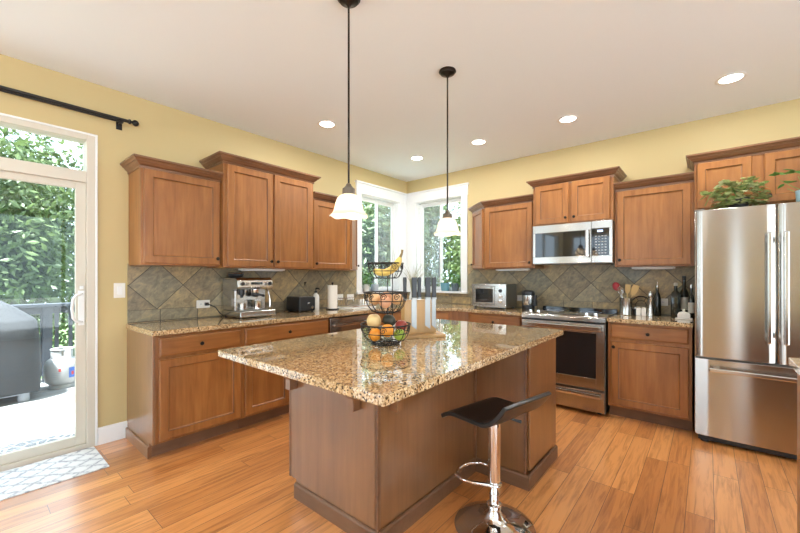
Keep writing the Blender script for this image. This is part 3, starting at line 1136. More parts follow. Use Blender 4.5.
# back wall
wall_cabinet('single door wall cabinet above the toaster oven with angled window end', (1.495, -0.0005, 1.39), 0, 0.615, 0.33, 0.765, [(0.02, 0.597, 'R')], 2.148, (True, False), chamfer=('L', 0.32, 0.035))
wall_cabinet('short two door wall cabinet directly above the microwave', (2.112, -0.0005, 1.85), 0, 0.785, 0.37, 0.455, [(0.028, 0.373, 'R'), (0.405, 0.755, 'L')], 2.285, (True, True))
wall_cabinet('single wide door wall cabinet between microwave and refrigerator', (2.899, -0.0005, 1.39), 0, 0.613, 0.33, 0.755, [(0.022, 0.592, 'L')], 2.138, (False, False))
wall_cabinet('wall cabinet above the stainless refrigerator behind the plants', (3.5135, -0.0005, 1.868), 0, 0.93, 0.36, 0.422, [(0.018, 0.362, 'R'), (0.436, 0.90, 'L')], 2.282, (True, False))


def base_cabinet(label, loc, rz, W, fronts, D=0.61, Hh=0.876, end=None, plan=None):
    t = thing('base_cabinet', label, 'cabinet', loc, rz, 'stained maple base cabinets')
    m = MB()
    m.box(0, W, -D, 0, 0.105, Hh)
    m.build('body', 'wood', t, 0.002)
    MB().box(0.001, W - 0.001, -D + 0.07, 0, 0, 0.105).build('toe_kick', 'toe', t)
    for kind, x0, x1, z0, z1, kn in fronts:
        if kind == 'drawer':
            panel_door(t, x0, x1, z0, z1, -D, kn, 'drawer', slab=True, mat='wood_h')
        else:
            panel_door(t, x0, x1, z0, z1, -D, kn)
    return t


t = base_cabinet('base cabinet at the sliding door end below the espresso machine', (0.0005, -3.585, 0), LW, 0.632,
                 [('drawer', 0.022, 0.612, 0.722, 0.858, (0.300, 0.787)), ('door', 0.022, 0.612, 0.125, 0.700, (0.585, 0.645))])
e = MB()
e.prism([(0, 0), (0.0, 0.876), (-0.615, 0.876), (-0.615, 0.105), (-0.545, 0.105), (-0.545, 0)], -0.018, -0.0005, 'x')
tag(e.build('end_panel', 'panel', t, 0.0015), 'plain veneered end panel')
e = MB()
e.sweep([(-0.0185, 0.0), (-0.0185, -0.552)], [(0, 0), (0.012, 0), (0.012, 0.075), (0.008, 0.083), (0, 0.083)])
e.build('base_molding', 'panel', t)
base_cabinet('wide base cabinet left of the dishwasher', (0.0005, -2.952, 0), LW, 0.915,
             [('drawer', 0.02, 0.895, 0.722, 0.858, (0.437, 0.787)), ('door', 0.02, 0.45, 0.125, 0.700, (0.424, 0.645)), ('door', 0.465, 0.895, 0.125, 0.700, (0.491, 0.645))])

dw = thing('dishwasher', 'stainless dishwasher under the counter below the dish rack', 'dishwasher', (0.0005, -2.03, 0), LW)
MB().box(0, 0.60, -0.575, 0, 0.105, 0.874).build('body', 'black', dw)
MB().box(0.004, 0.596, -0.622, -0.576, 0.12, 0.86).build('door', 'steel', dw, 0.006)
MB().box(0.03, 0.57, -0.665, -0.65, 0.775, 0.80).box(0.05, 0.07, -0.65, -0.622, 0.778, 0.797).box(0.53, 0.55, -0.65, -0.622, 0.778, 0.797).build('handle', 'steel_s', dw, 0.004)
MB().box(0.003, 0.597, -0.54, 0, 0, 0.105).build('toe_kick', 'black', dw)

# diagonal sink base in the corner
sk = thing('base_cabinet', 'diagonal corner base cabinet under the corner windows', 'cabinet', (0, 0, 0), 0, 'stained maple base cabinets')
plan = [(0.0005, -0.0005), (0.0005, -1.425), (0.575, -1.425), (0.61, -1.19), (1.19, -0.61), (1.425, -0.575), (1.425, -0.0005)]
MB().prism(plan, 0.105, 0.876).build('body', 'wood', sk)
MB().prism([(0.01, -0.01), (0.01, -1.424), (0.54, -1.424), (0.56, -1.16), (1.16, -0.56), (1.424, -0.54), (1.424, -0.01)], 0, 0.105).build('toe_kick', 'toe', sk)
L = math.hypot(0.58, 0.58)
for spec in (('drawer', 0.03, L - 0.03, 0.722, 0.858, None), ('door', 0.03, L / 2 - 0.006, 0.125, 0.70, (L / 2 - 0.03, 0.645)), ('door', L / 2 + 0.006, L - 0.03, 0.125, 0.70, (L / 2 + 0.03, 0.645))):
    d = panel_door(sk, spec[1], spec[2], spec[3], spec[4], 0.0, spec[5], spec[0], slab=spec[0] == 'drawer', mat='wood_h' if spec[0] == 'drawer' else 'wood')
    d.location = (0.61, -1.19, 0)
    d.rotation_euler = (0, 0, PI / 4)
base_cabinet('base cabinet below the toaster oven left of the range', (1.43, -0.0005, 0), 0, 0.66,
             [('drawer', 0.02, 0.64, 0.722, 0.858, (0.33, 0.787)), ('door', 0.02, 0.325, 0.125, 0.700, (0.30, 0.645)), ('door', 0.337, 0.64, 0.125, 0.700, (0.362, 0.645))])
base_cabinet('base cabinet between the range and the refrigerator', (2.893, -0.0005, 0), 0, 0.612,
             [('drawer', 0.028, 0.590, 0.735, 0.858, (0.31, 0.792)), ('door', 0.028, 0.590, 0.128, 0.705, (0.05, 0.655))])

# worktops
ct = MB()
ct.prism([(0.013, -3.612), (0.645, -3.612), (0.645, -1.205), (1.205, -0.645), (2.092, -0.645), (2.092, -0.013), (0.013, -0.013)], 0.878, 0.914)
o = ct.build('countertop', 'granite', None, 0.004)
tag(o, 'long L shaped speckled granite worktop running under the corner windows', 'countertop')
ct = MB().box(2.888, 3.512, -0.645, -0.013, 0.878, 0.914)
o = ct.build('countertop', 'granite', None, 0.004)
tag(o, 'short speckled granite worktop between the range and the refrigerator', 'countertop')

# under cabinet lights (unlit white fixtures)
uc = [((0.19, -2.53, 1.375), LW, 0.46, 'long slim white light fixture under the two door cabinet above the espresso machine'),
      ((1.80, -0.20, 1.39), 0, 0.40, 'slim white light fixture under the cabinet above the toaster oven'),
      ((3.20, -0.20, 1.39), 0, 0.34, 'slim white light fixture under the cabinet beside the refrigerator')]
for loc, rz, L, lab in uc:
    t = thing('under_cabinet_light', lab, 'light', (loc[0], loc[1], loc[2] - 0.024), rz, 'under cabinet light fixtures')
    MB().box(-L / 2, L / 2, -0.04, 0.04, 0.004, 0.0235).build('housing', 'plate', t, 0.004)
    MB().box(-L / 2 + 0.02, L / 2 - 0.02, -0.03, 0.03, 0, 0.0045).build('lens', 'white', t, 0.002)

# ---------------------------------------------------------------- island
IX0, IX1, IY0, IY1 = 1.645, 2.812, -3.608, -1.70
o = MB().box(IX0, IX1, IY0, IY1, 0.878, 0.914).build('island_countertop', 'granite', None, 0.005)
tag(o, 'large speckled granite slab on the centre island with fruit stand', 'countertop')
isl = thing('kitchen_island', 'stained wood centre island with overhanging granite top', 'kitchen island', (0, 0, 0))
# core cabinets face the left wall run; stool side is an open knee recess
bd = MB()
bd.box(1.70, 2.385, -3.18, -1.76, 0.105, 0.877)
bd.build('body', 'wood', isl, 0.002)
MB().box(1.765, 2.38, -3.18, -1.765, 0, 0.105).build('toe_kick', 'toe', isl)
e = MB()
e.prism([(1.682, 0.877), (1.682, 0.105), (1.745, 0.105), (1.745, 0), (2.392, 0), (2.392, 0.877)], -3.202, -3.181, 'y')
tag(e.build('end_panel', 'panel', isl, 0.0015), 'plain veneered end panel facing the camera')
MB().box(2.386, 2.405, -3.202, -2.2525, 0, 0.877).build('knee_panel', 'panel', isl, 0.0015)
MB().box(2.394, 2.4085, -3.2055, -3.185, 0.0, 0.8765).box(1.6805, 1.695, -3.2055, -3.2025, 0.105, 0.8765).build('corner_trim', 'crown', isl, 0.002)
bk = MB()
bk.box(2.386, 2.748, -2.252, -1.722, 0.0, 0.877)
bk.build('end_cabinet', 'panel', isl, 0.002)
MB().box(2.405, 2.418, -2.269, -2.2525, 0.085, 0.8765).box(2.738, 2.7535, -2.2575, -2.242, 0.0, 0.8765).build('corner_trim', 'crown', isl, 0.002)
MB().box(2.7485, 2.7645, -2.227, -1.718, 0.10, 0.868).build('side_panel', 'panel', isl, 0.003)
bm_ = MB()
prof = [(0, 0), (0.013, 0), (0.013, 0.075), (0.009, 0.084), (0.003, 0.088), (0, 0.088)]
bm_.sweep([(1.745, -3.2025), (2.4085, -3.2025)], prof)
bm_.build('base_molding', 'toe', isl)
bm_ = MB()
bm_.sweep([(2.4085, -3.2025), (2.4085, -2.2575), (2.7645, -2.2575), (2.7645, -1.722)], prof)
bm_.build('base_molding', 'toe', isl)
for bx, by, rz in ((1.715, -3.203, 0), (2.245, -3.203, 0), (2.4085, -3.12, PI / 2), (2.7405, -1.93, PI / 2)):
    L = 0.14
    if rz and by < -3:
        L = 0.15
    if by > -2:
        continue
    m = MB()
    m.prism([(0, 0.640), (-0.050, 0.640), (-0.050, 0.700), (-0.20, 0.838), (-0.20, 0.877), (0, 0.877)], 0, 0.045, 'x')
    b = m.build('bracket', 'panel', isl, 0.002)
    b.location = (bx, by, 0)
    b.rotation_euler = (0, 0, rz)

# peninsula at the right edge of the picture
pc = thing('base_cabinet', 'wood cabinet end at the right edge in front of the refrigerator', 'cabinet', (3.93, -2.95, 0), 0, 'stained maple base cabinets')
MB().box(0, 0.62, 0.0, 0.965, 0.0, 0.877).build('body', 'panel', pc, 0.003)
MB().box(-0.012, -0.0005, 0.05, 0.955, 0.09, 0.87).build('side_panel', 'wood', pc, 0.003)
o = MB().box(3.895, 4.60, -2.98, -1.955, 0.878, 0.914).build('countertop', 'granite', None, 0.004)
tag(o, 'corner of a granite worktop at the right edge in front of the refrigerator', 'countertop')

# ---------------------------------------------------------------- refrigerator
fr = thing('refrigerator', 'stainless french door refrigerator with bottom freezer drawer', 'refrigerator', (3.524, -0.03, 0))
FW = 0.912
MB().box(0.004, FW - 0.004, -0.66, -0.02, 0.05, 1.79).build('body', 'steel_d', fr, 0.004)


def bowed(x0, x1, z0, z1, y0, y1, bulge, nm, mat='steel'):
    m = MB()
    rr = 0.012
    n_ = 20
    pts = [(x0, y0)]
    prof = [(x0, y1 + rr)]
    for k in range(n_ + 1):
        s_ = k / n_
        x = x0 + 0.006 + (x1 - x0 - 0.012) * s_
        e_ = min(s_, 1 - s_) * (x1 - x0)
        edge = rr * max(0.0, 1 - e_ / 0.012) ** 2
        prof.append((x, y1 - bulge * (1 - (2 * s_ - 1) ** 2) + edge))
    prof.append((x1, y1 + rr))
    poly = [(x0, y0)] + prof + [(x1, y0)]
    m.loft([[(a, b, z0) for a, b in poly], [(a, b, z1) for a, b in poly]])
    return m.build(nm, mat, fr, 0.003, True, angle=30)


d1 = bowed(0.0, 0.453, 0.672, 1.812, -0.665, -0.725, 0.004, 'door')
d2 = bowed(0.459, FW, 0.672, 1.812, -0.665, -0.725, 0.004, 'door')
d3 = bowed(0.0, FW, 0.06, 0.658, -0.665, -0.725, 0.005, 'freezer_drawer')
for d, x in ((d1, 0.415), (d2, 0.497)):
    h = MB()
    h.box(x - 0.014, x + 0.014, -0.795, -0.775, 0.82, 1.61)
    h.box(x - 0.011, x + 0.011, -0.776, -0.728, 0.85, 0.89).box(x - 0.011, x + 0.011, -0.776, -0.728, 1.54, 1.58)
    h.build('handle', 'steel_s', d, 0.007)
h = MB()
h.box(0.085, FW - 0.085, -0.80, -0.78, 0.572, 0.604)
h.box(0.11, 0.15, -0.781, -0.73, 0.576, 0.600).box(FW - 0.15, FW - 0.11, -0.781, -0.73, 0.576, 0.600)
h.build('handle', 'steel_s', d3, 0.007)
MB().box(0.02, FW - 0.02, -0.69, -0.05, 0.015, 0.05).build('kick_grille', 'black', fr, 0.003)
for x in (0.06, FW - 0.06):
    MB().lathe([(0.026, 0), (0.026, 0.012), (0.014, 0.016), (0.014, 0.05)], (x, -0.66, 0), 12).build('foot', 'black', fr, 0, True)
MB().box(0.0, 0.06, -0.70, -0.60, 1.8125, 1.826).build('hinge_cover', 'steel_d', fr, 0.004)
MB().box(-0.0, 0.006, -0.668, -0.664, 1.5, 1.75).build('seal', 'black', fr)

# ---------------------------------------------------------------- range
rg = thing('range', 'stainless slide in range with black glass top and oven window', 'range', (2.102, -0.015, 0))
RW = 0.776
MB().box(0, RW, -0.625, 0, 0.02, 0.905).build('body', 'steel_d', rg, 0.003)
MB().box(-0.008, RW + 0.008, -0.575, -0.03, 0.9145, 0.922).box(0.005, RW - 0.005, -0.03, 0.0, 0.905, 0.95).build('cooktop', 'blackglass', rg, 0.003)
for cx, cy, r in ((0.20, -0.20, 0.085), (0.20, -0.43, 0.10), (0.56, -0.20, 0.10), (0.56, -0.43, 0.085)):
    MB().ring((cx, cy, 0.9221), r, 0.0012, 32, 4).build('burner_ring', 'lgrey', rg)
cp = MB()
cp.prism([(-0.575, 0.905), (-0.575, 0.926), (-0.64, 0.920), (-0.66, 0.905), (-0.66, 0.868), (-0.625, 0.868), (-0.625, 0.905)], -0.004, RW + 0.004, 'x')
panel = cp.build('control_panel', 'steel', rg, 0.003)
for x in (0.075, 0.155, RW - 0.165, RW - 0.085):
    k = MB().lathe([(0.024, 0), (0.024, 0.006), (0.019, 0.008), (0.017, 0.028), (0, 0.03)], (x, -0.607, 0.9225), 18)
    k.build('knob', 'chrome', panel, 0, True)
v = MB()
for i in range(18):
    v.box(0.26 + i * 0.016, 0.270 + i * 0.016, -0.632, -0.590, 0.9215, 0.9265)
v.build('vent_slots', 'black', panel)
MB().box(0.0, RW, -0.655, -0.626, 0.855, 0.867).build('gap_shadow_strip', 'black', rg).name = 'gap_shadow'  # black strip paints in the shade between control panel and oven door
dr = MB()
dr.box(0.002, 0.07, -0.672, -0.626, 0.245, 0.852).box(RW - 0.07, RW - 0.002, -0.672, -0.626, 0.245, 0.852)
dr.box(0.07, RW - 0.07, -0.672, -0.626, 0.245, 0.345).box(0.07, RW - 0.07, -0.672, -0.626, 0.765, 0.852)
od = dr.build('oven_door', 'steel', rg, 0.003)
MB().box(0.07, RW - 0.07, -0.668, -0.63, 0.345, 0.765).build('oven_window', 'blackglass', od)
h = MB()
h.box(0.02, RW - 0.02, -0.722, -0.695, 0.785, 0.835)
h.box(0.04, 0.07, -0.696, -0.672, 0.79, 0.83).box(RW - 0.07, RW - 0.04, -0.696, -0.672, 0.79, 0.83)
h.build('handle', 'steel_s', od, 0.008)
MB().lathe([(0.014, 0), (0.014, 0.003), (0, 0.003)], seg=18).move(Matrix.Translation((0.36, -0.6725, 0.295)) @ Matrix.Rotation(PI / 2, 4, 'X')).build('emblem', 'steel_s', od)
sd = MB().box(0.002, RW - 0.002, -0.672, -0.626, 0.035, 0.225).build('drawer', 'steel', rg, 0.004)
h = MB()
h.prism([(-0.672, 0.165), (-0.695, 0.165), (-0.700, 0.185), (-0.695, 0.205), (-0.672, 0.205)], 0.03, RW - 0.03, 'x')
h.build('handle', 'steel_s', sd, 0.003)
for x in (0.06, RW - 0.06):
    MB().lathe([(0.02, 0), (0.02, 0.02)], (x, -0.58, 0), 12).build('foot', 'black', rg)

# ---------------------------------------------------------------- microwave
mw = thing('microwave', 'stainless over the range microwave with black window and keypad', 'microwave', (2.122, -0.014, 1.43))
W_ = 0.772
MB().box(0, W_, -0.365, 0, 0.0, 0.4185).build('body', 'steel_d', mw, 0.003)
f = MB()
WD = 0.585
yf0, yf1 = -0.366, -0.40
f.box(0, WD, yf1, yf0, 0.335, 0.4185).box(0, WD, yf1, yf0, 0.006, 0.075)
f.box(0, 0.028, yf1, yf0, 0.075, 0.335).box(WD - 0.055, WD, yf1, yf0, 0.075, 0.335)
md = f.build('door', 'steel', mw, 0.002)
MB().box(0.028, WD - 0.055, yf1 + 0.003, yf0, 0.075, 0.335).build('window', 'blackglass', md)
h = MB()
h.box(WD - 0.040, WD - 0.014, -0.445, -0.428, 0.06, 0.335)
h.box(WD - 0.037, WD - 0.017, -0.429, -0.40, 0.07, 0.095).box(WD - 0.037, WD - 0.017, -0.429, -0.40, 0.30, 0.325)
h.build('handle', 'steel_s', md, 0.006)
f = MB()
f.box(WD + 0.003, W_, yf1, yf0, 0.345, 0.4185).box(WD + 0.003, W_, yf1, yf0, 0.006, 0.075)
f.box(W_ - 0.028, W_, yf1, yf0, 0.075, 0.345)
cpn = f.build('control_panel', 'steel', mw, 0.002)
MB().box(WD + 0.055, WD + 0.105, yf1 + 0.0005, yf1 + 0.002, 0.308, 0.328).build('display', 'display', cpn)
k = MB().box(WD + 0.003, W_ - 0.028, yf1 + 0.002, yf0, 0.075, 0.345)
k.mi = 1
for r in range(7):
    for c in range(4):
        k.box(WD + 0.036 + c * 0.028, WD + 0.052 + c * 0.028, yf1 + 0.0008, yf1 + 0.0021, 0.095 + r * 0.028, 0.103 + r * 0.028)
k.build('keypad', ['blackglass', 'print'], cpn)

# ---------------------------------------------------------------- pendants, recessed lights
def pendant(loc, label, drop):
    t = thing('pendant_lamp', label, 'pendant lamp', loc, 0, 'pendant lamps over the island')
    MB().lathe([(0, 0), (0.060, 0), (0.062, -0.008), (0.054, -0.014), (0.050, -0.022), (0.018, -0.034), (0.010, -0.045), (0, -0.045)], seg=28).build('canopy', 'bronze', t, 0, True)
    MB().lathe([(0.0055, -0.04), (0.0055, -drop + 0.06)], seg=10).build('rod', 'bronze', t, 0, True)
    MB().lathe([(0.006, -drop + 0.060), (0.013, -drop + 0.055), (0.016, -drop + 0.046), (0.026, -drop + 0.036), (0.033, -drop + 0.030), (0.034, -drop + 0.006), (0.036, -drop), (0, -drop)], seg=20).build('socket', 'bronze_l', t, 0, True)
    sh = MB()
    pr = [(0.031, 0.0), (0.046, -0.006), (0.060, -0.020), (0.069, -0.042), (0.074, -0.066), (0.079, -0.086), (0.088, -0.100), (0.098, -0.109), (0.101, -0.113),
          (0.099, -0.116), (0.094, -0.112), (0.085, -0.103), (0.075, -0.088), (0.070, -0.066), (0.065, -0.043), (0.056, -0.023), (0.042, -0.010), (0.028, -0.005)]
    sh.lathe([(r, -drop + z) for r, z in pr], seg=48, cap=False, wave=(6, 0.018, -0.004, (4, 11)))
    s_ = sh.build('lamp_shade', 'shade', t, 0, True, angle=60)
    MB().ball((0, 0, -drop - 0.055), 0.024, (1, 1, 1.2), 14).build('bulb', 'led', t, 0, True)
    ld = bpy.data.lights.new('bulb_light', 'POINT')
    ld.energy = 3.2
    ld.color = (1.0, 0.86, 0.68)
    ld.shadow_soft_size = 0.028
    lo = bpy.data.objects.new('bulb_light', ld)
    COL.objects.link(lo)
    lo.parent = t
    lo.location = (0, 0, -drop - 0.088)
    return t


pendant((2.142, -3.147, H), 'pendant lamp with frosted bell shade nearer the camera over the island front', 1.045)
pendant((2.166, -2.219, H), 'pendant lamp with frosted bell shade hanging in front of the corner windows', 1.06)

cans = [(0.772, -2.187, 'recessed ceiling light above the left counter'), (0.824, -0.815, 'recessed ceiling light nearest the window corner'),
        (1.672, -0.815, 'recessed ceiling light above the toaster oven counter'), (2.597, -0.809, 'recessed ceiling light in front of the range microwave'),
        (3.735, -0.781, 'recessed ceiling light in front of the refrigerator cabinets'),
        (1.10, -5.3, 'unseen ceiling light added behind the camera by the sliding door'), (3.2, -5.6, 'unseen ceiling light added behind the camera'), (5.4, -5.3, 'unseen ceiling light added behind the camera near the far wall'),  # these and the next are out of view, added to brighten the room
        (5.2, -2.2, 'unseen ceiling light added beyond the refrigerator')]
can0 = None
for x, y, lab in cans:
    if can0 is None:
        can0 = thing('recessed_light', lab, 'ceiling light', (x, y, H), 0, 'recessed ceiling lights')
        MB().lathe([(0.066, -0.0005), (0.090, -0.0005), (0.092, -0.004), (0.086, -0.007), (0.068, -0.004)], seg=32, cap=False).build('trim_ring', 'white', can0, 0, True)
        MB().lathe([(0.0, -0.001), (0.067, -0.001), (0.067, -0.003), (0.0, -0.003)], seg=32).build('lens', 'led', can0, 0, True)
    else:
        dup(can0, lab, (x, y, H))
for o in [c for c in COL.objects if c.name.startswith('recessed_light')]:
    ld = bpy.data.lights.new('can_light', 'AREA')
    ld.shape = 'DISK'
    ld.size = 0.125
    ld.energy = CAN_W
    ld.color = (0.97, 0.98, 0.98)
    lo = bpy.data.objects.new('can_light', ld)
    COL.objects.link(lo)
    lo.parent = o
    lo.location = (0, 0, -0.0045)

# ---------------------------------------------------------------- curtain rod, switch, outlets
cr = thing('curtain_rod', 'black curtain rod with ball finial above the sliding door', 'curtain rod', (0.0, -3.64, 2.525))
MB().tube([(0.08, 0.03, 0), (0.08, -2.30, 0)], 0.0125, 12).build('rod', 'iron', cr, 0, True)
MB().tube([(0.06, 0.0, -0.012), (0.06, -2.25, -0.012)], 0.008, 10).build('sheer_rod', 'iron', cr, 0, True)
fn = MB()
fn.tube([(0.08, 0.03, 0), (0.08, 0.042, 0), (0.08, 0.045, 0), (0.08, 0.055, 0)], [0.019, 0.019, 0.011, 0.010], 14)
fn.ball((0.08, 0.075, 0), 0.024, (1, 1, 1), 16)
fn.build('finial', 'iron', cr, 0, True)
bk = MB()
bk.box(0, 0.006, -0.035, 0.005, -0.06, 0.02).box(0.004, 0.075, -0.023, -0.007, -0.028, -0.012)
bk.build('bracket', 'iron', cr, 0.002)
bk = MB()
bk.box(0, 0.006, -2.235, -2.195, -0.06, 0.02).box(0.004, 0.075, -2.223, -2.207, -0.028, -0.012)
bk.build('bracket', 'iron', cr, 0.002)


def wall_plate(name, label, loc, rz, kind, w_=0.075, h_=0.118):
    t = thing(name, label, 'switch' if kind == 'switch' else 'outlet', loc, rz, 'white wall plates')
    MB().box(-w_ / 2, w_ / 2, -0.006, 0, -h_ / 2, h_ / 2).build('plate', 'plate', t, 0.003)
    if kind == 'switch':
        MB().box(-0.016, 0.016, -0.010, -0.006, -0.033, 0.033).build('rocker', 'white', t, 0.002)
    else:
        horiz = w_ > h_
        for s_ in (-1, 1):
            a, b = (s_ * 0.022, 0) if horiz else (0, s_ * 0.022)
            so = MB().box(a - 0.015, a + 0.015, -0.009, -0.006, b - 0.015, b + 0.015).build('socket', 'white', t, 0.002)
            MB().box(a - 0.006, a - 0.004, -0.0095, -0.0085, b - 0.005, b + 0.006).box(a + 0.004, a + 0.006, -0.0095, -0.0085, b - 0.005, b + 0.006).build('slot', 'black', so)
    return t


wall_plate('light_switch', 'white light switch plate on tan wall beside the sliding door', (0.0005, -3.652, 1.185), LW, 'switch')
wall_plate('outlet', 'white outlet with a black plug beside the espresso machine', (0.0125, -3.022, 1.041), LW, 'outlet', 0.118, 0.072)
wall_plate('outlet', 'white outlet on slate directly right of the paper towel', (0.0125, -1.375, 1.036), LW, 'outlet', 0.118, 0.072)
wall_plate('outlet', 'white outlet on slate above the dish rack nearest the window', (0.0125, -1.19, 1.030), LW, 'outlet', 0.118, 0.072)
wall_plate('outlet', 'white outlet on slate right of the toaster oven', (1.842, -0.0125, 1.030), 0, 'outlet', 0.118, 0.072)
wall_plate('outlet', 'white outlet on slate behind the pepper mill', (3.245, -0.0125, 1.043), 0, 'outlet', 0.118, 0.072)

hk = MB()
hk.lathe([(0.010, 0), (0.010, 0.004), (0.004, 0.006), (0.004, 0.018), (0.009, 0.02), (0.0, 0.024)], seg=12)
hk.box(-0.006, 0.006, -0.030, 0.0, 0.0, 0.006)
hk.move(Matrix.Rotation(PI / 2, 4, 'Y') @ Matrix.Rotation(PI / 2, 4, 'Z'))
o = hk.build('wall_hook', 'bronze', None, 0, True)
o.location = (0.0125, -1.90, 1.225)
tag(o, 'small dark hook on the slate above the soap bottle', 'hook')

# ---------------------------------------------------------------- espresso machine
es = thing('espresso_machine', 'stainless espresso machine with bean hopper on the left counter', 'espresso machine', (0.03, -2.685, 0.914), LW)
# local: x along wall -0.175..0.175, -y to room
MB().box(-0.175, 0.175, -0.37, -0.005, 0.012, 0.065).build('drip_tray', 'steel_s', es, 0.006)
MB().box(-0.165, 0.12, -0.335, -0.20, 0.0655, 0.072).build('tray_grate', 'steel_d', es, 0.002)
MB().box(-0.17, 0.17, -0.19, -0.005, 0.066, 0.36).build('body', 'steel_s', es, 0.008)
hd = MB()
hd.prism([(-0.191, 0.255), (-0.30, 0.262), (-0.325, 0.285), (-0.315, 0.345), (-0.28, 0.372), (-0.005, 0.372), (-0.005, 0.3605), (-0.191, 0.3605)], -0.175, 0.175, 'x')
head = hd.build('head', 'steel_s', es, 0.005)
for x, r, m_ in ((-0.13, 0.017, 'black'), (-0.085, 0.012, 'steel_d'), (0.10, 0.014, 'steel_d'), (0.14, 0.017, 'black')):
    MB().lathe([(r, 0), (r, 0.012), (r * 0.8, 0.016), (0, 0.016)], seg=16).move(Matrix.Translation((x, -0.3205, 0.315)) @ Matrix.Rotation(PI / 2, 4, 'X')).build('dial', m_, head, 0, True)
MB().box(-0.05, 0.065, -0.3235, -0.3215, 0.305, 0.33).build('display_panel', 'blackglass', head, 0.001)
for x in (-0.045, -0.02, 0.005, 0.03):
    MB().lathe([(0.007, 0), (0.007, 0.005), (0, 0.006)], seg=10).move(Matrix.Translation((x, -0.3215, 0.285)) @ Matrix.Rotation(PI / 2, 4, 'X')).build('button', 'chrome', head, 0, True)
MB().lathe([(0.036, 0.262), (0.036, 0.235), (0.030, 0.225), (0.0, 0.225)], (0.03, -0.25, 0), 20).build('group_head', 'chrome', es, 0, True)
pf = MB()
pf.lathe([(0.036, 0.2245), (0.036, 0.205), (0.024, 0.19), (0.0, 0.19)], (0.03, -0.25, 0), 20)
pf.tube([(0.03, -0.28, 0.212), (0.03, -0.33, 0.212), (0.03, -0.40, 0.205)], [0.008, 0.011, 0.013], 10)
pf.build('portafilter', 'black', es, 0, True)
MB().lathe([(0.028, 0.262), (0.028, 0.215), (0.014, 0.205), (0.014, 0.185), (0, 0.185)], (-0.105, -0.25, 0), 18).build('grinder_spout', 'black', es, 0, True)
MB().box(-0.1745, -0.150, -0.262, -0.1905, 0.066, 0.2545).build('side_support', 'steel_s', es, 0.004)
MB().lathe([(0.036, 0.0725), (0.038, 0.075), (0.034, 0.15), (0.037, 0.155), (0.033, 0.156), (0.030, 0.078), (0, 0.076)], (0.045, -0.262, 0), 20).build('milk_jug', 'chrome', es, 0, True)
MB().lathe([(0.030, 0.0725), (0.032, 0.13), (0.029, 0.13), (0.0, 0.08)], (-0.10, -0.262, 0), 18).build('tamper_cup', 'steel_s', es, 0, True)
MB().tube([(0.135, -0.25, 0.26), (0.14, -0.29, 0.245), (0.145, -0.315, 0.16), (0.145, -0.318, 0.09)], 0.006, 8).build('steam_wand', 'chrome', es, 0, True)
MB().tube([(0.175, -0.20, 0.31), (0.20, -0.20, 0.31)], [0.008, 0.011], 10).build('steam_knob', 'black', es, 0, True)
MB().lathe([(0.045, 0.372), (0.060, 0.378), (0.072, 0.405), (0.072, 0.412), (0.066, 0.42), (0.0, 0.42)], (-0.10, -0.13, 0), 24).build('bean_hopper', 'black', es, 0, True)
MB().ring((-0.10, -0.13, 0.41), 0.073, 0.0025, 24, 6).build('hopper_rim', 'chrome', es)
for sx in (-0.15, 0.15):
    for sy in (-0.32, -0.04):
        MB().lathe([(0.014, 0), (0.014, 0.0125)], (sx, sy, 0), 10).build('foot', 'black', es)
pc_ = MB()
pc_.box(-0.014, 0.014, -0.03, 0, -0.014, 0.014)
pc_.tube([(0.0, -0.03, 0), (0.01, -0.06, -0.005), (0.05, -0.085, -0.03), (0.09, -0.08, -0.085), (0.13, -0.055, -0.112), (0.125, -0.035, -0.121)], 0.005, 8)
o = pc_.build('power_cord', 'black', None, 0.001, True)
o.location = (0.022, -3.00, 1.041)
o.rotation_euler = (0, 0, LW)
tag(o, 'black plug and cord running from the outlet to the espresso machine', 'cord')

# toaster, soap, paper towel, dish rack ---------------------------------------
ts = thing('toaster', 'black two slot toaster with chrome trim on the left counter', 'toaster', (0.155, -2.07, 0.914), LW)
MB().box(-0.105, 0.105, -0.15, 0.10, 0.008, 0.165).build('body', 'black', ts, 0.018, False, 3)
MB().box(-0.075, -0.02, -0.12, 0.08, 0.1655, 0.168).box(0.02, 0.075, -0.12, 0.08, 0.1655, 0.168).build('slot', 'steel_s', ts, 0.002)
MB().box(0.1055, 0.109, -0.13, 0.08, 0.02, 0.15).build('side_plate', 'steel_s', ts, 0.002)
MB().box(-0.015, 0.015, -0.172, -0.151, 0.09, 0.105).build('lever', 'chrome', ts, 0.003)
MB().lathe([(0.015, 0), (0.015, 0.012), (0, 0.014)], seg=14).move(Matrix.Translation((0.05, -0.1505, 0.05)) @ Matrix.Rotation(PI / 2, 4, 'X')).build('dial', 'chrome', ts, 0, True)
for sx in (-0.08, 0.08):
    for sy in (-0.12, 0.07):
        MB().lathe([(0.012, 0), (0.012, 0.0085)], (sx, sy, 0), 10).build('foot', 'black', ts)

sp = thing('soap_bottle', 'white soap bottle with black pump beside the toaster', 'soap bottle', (0.215, -1.895, 0.9145), 0.4)
MB().lathe([(0, 0), (0.034, 0), (0.037, 0.006), (0.037, 0.15), (0.030, 0.175), (0.014, 0.19), (0.014, 0.20), (0, 0.20)], seg=22).build('bottle', 'soapw', sp, 0, True)
pm = MB()
pm.lathe([(0.017, 0.20), (0.017, 0.218), (0.006, 0.222), (0.006, 0.245), (0, 0.245)], seg=14)
pm.tube([(0.0, 0, 0.247), (0.03, 0, 0.25), (0.048, 0, 0.238)], [0.012, 0.009, 0.006], 8)
pm.build('pump', 'black', sp, 0, True)

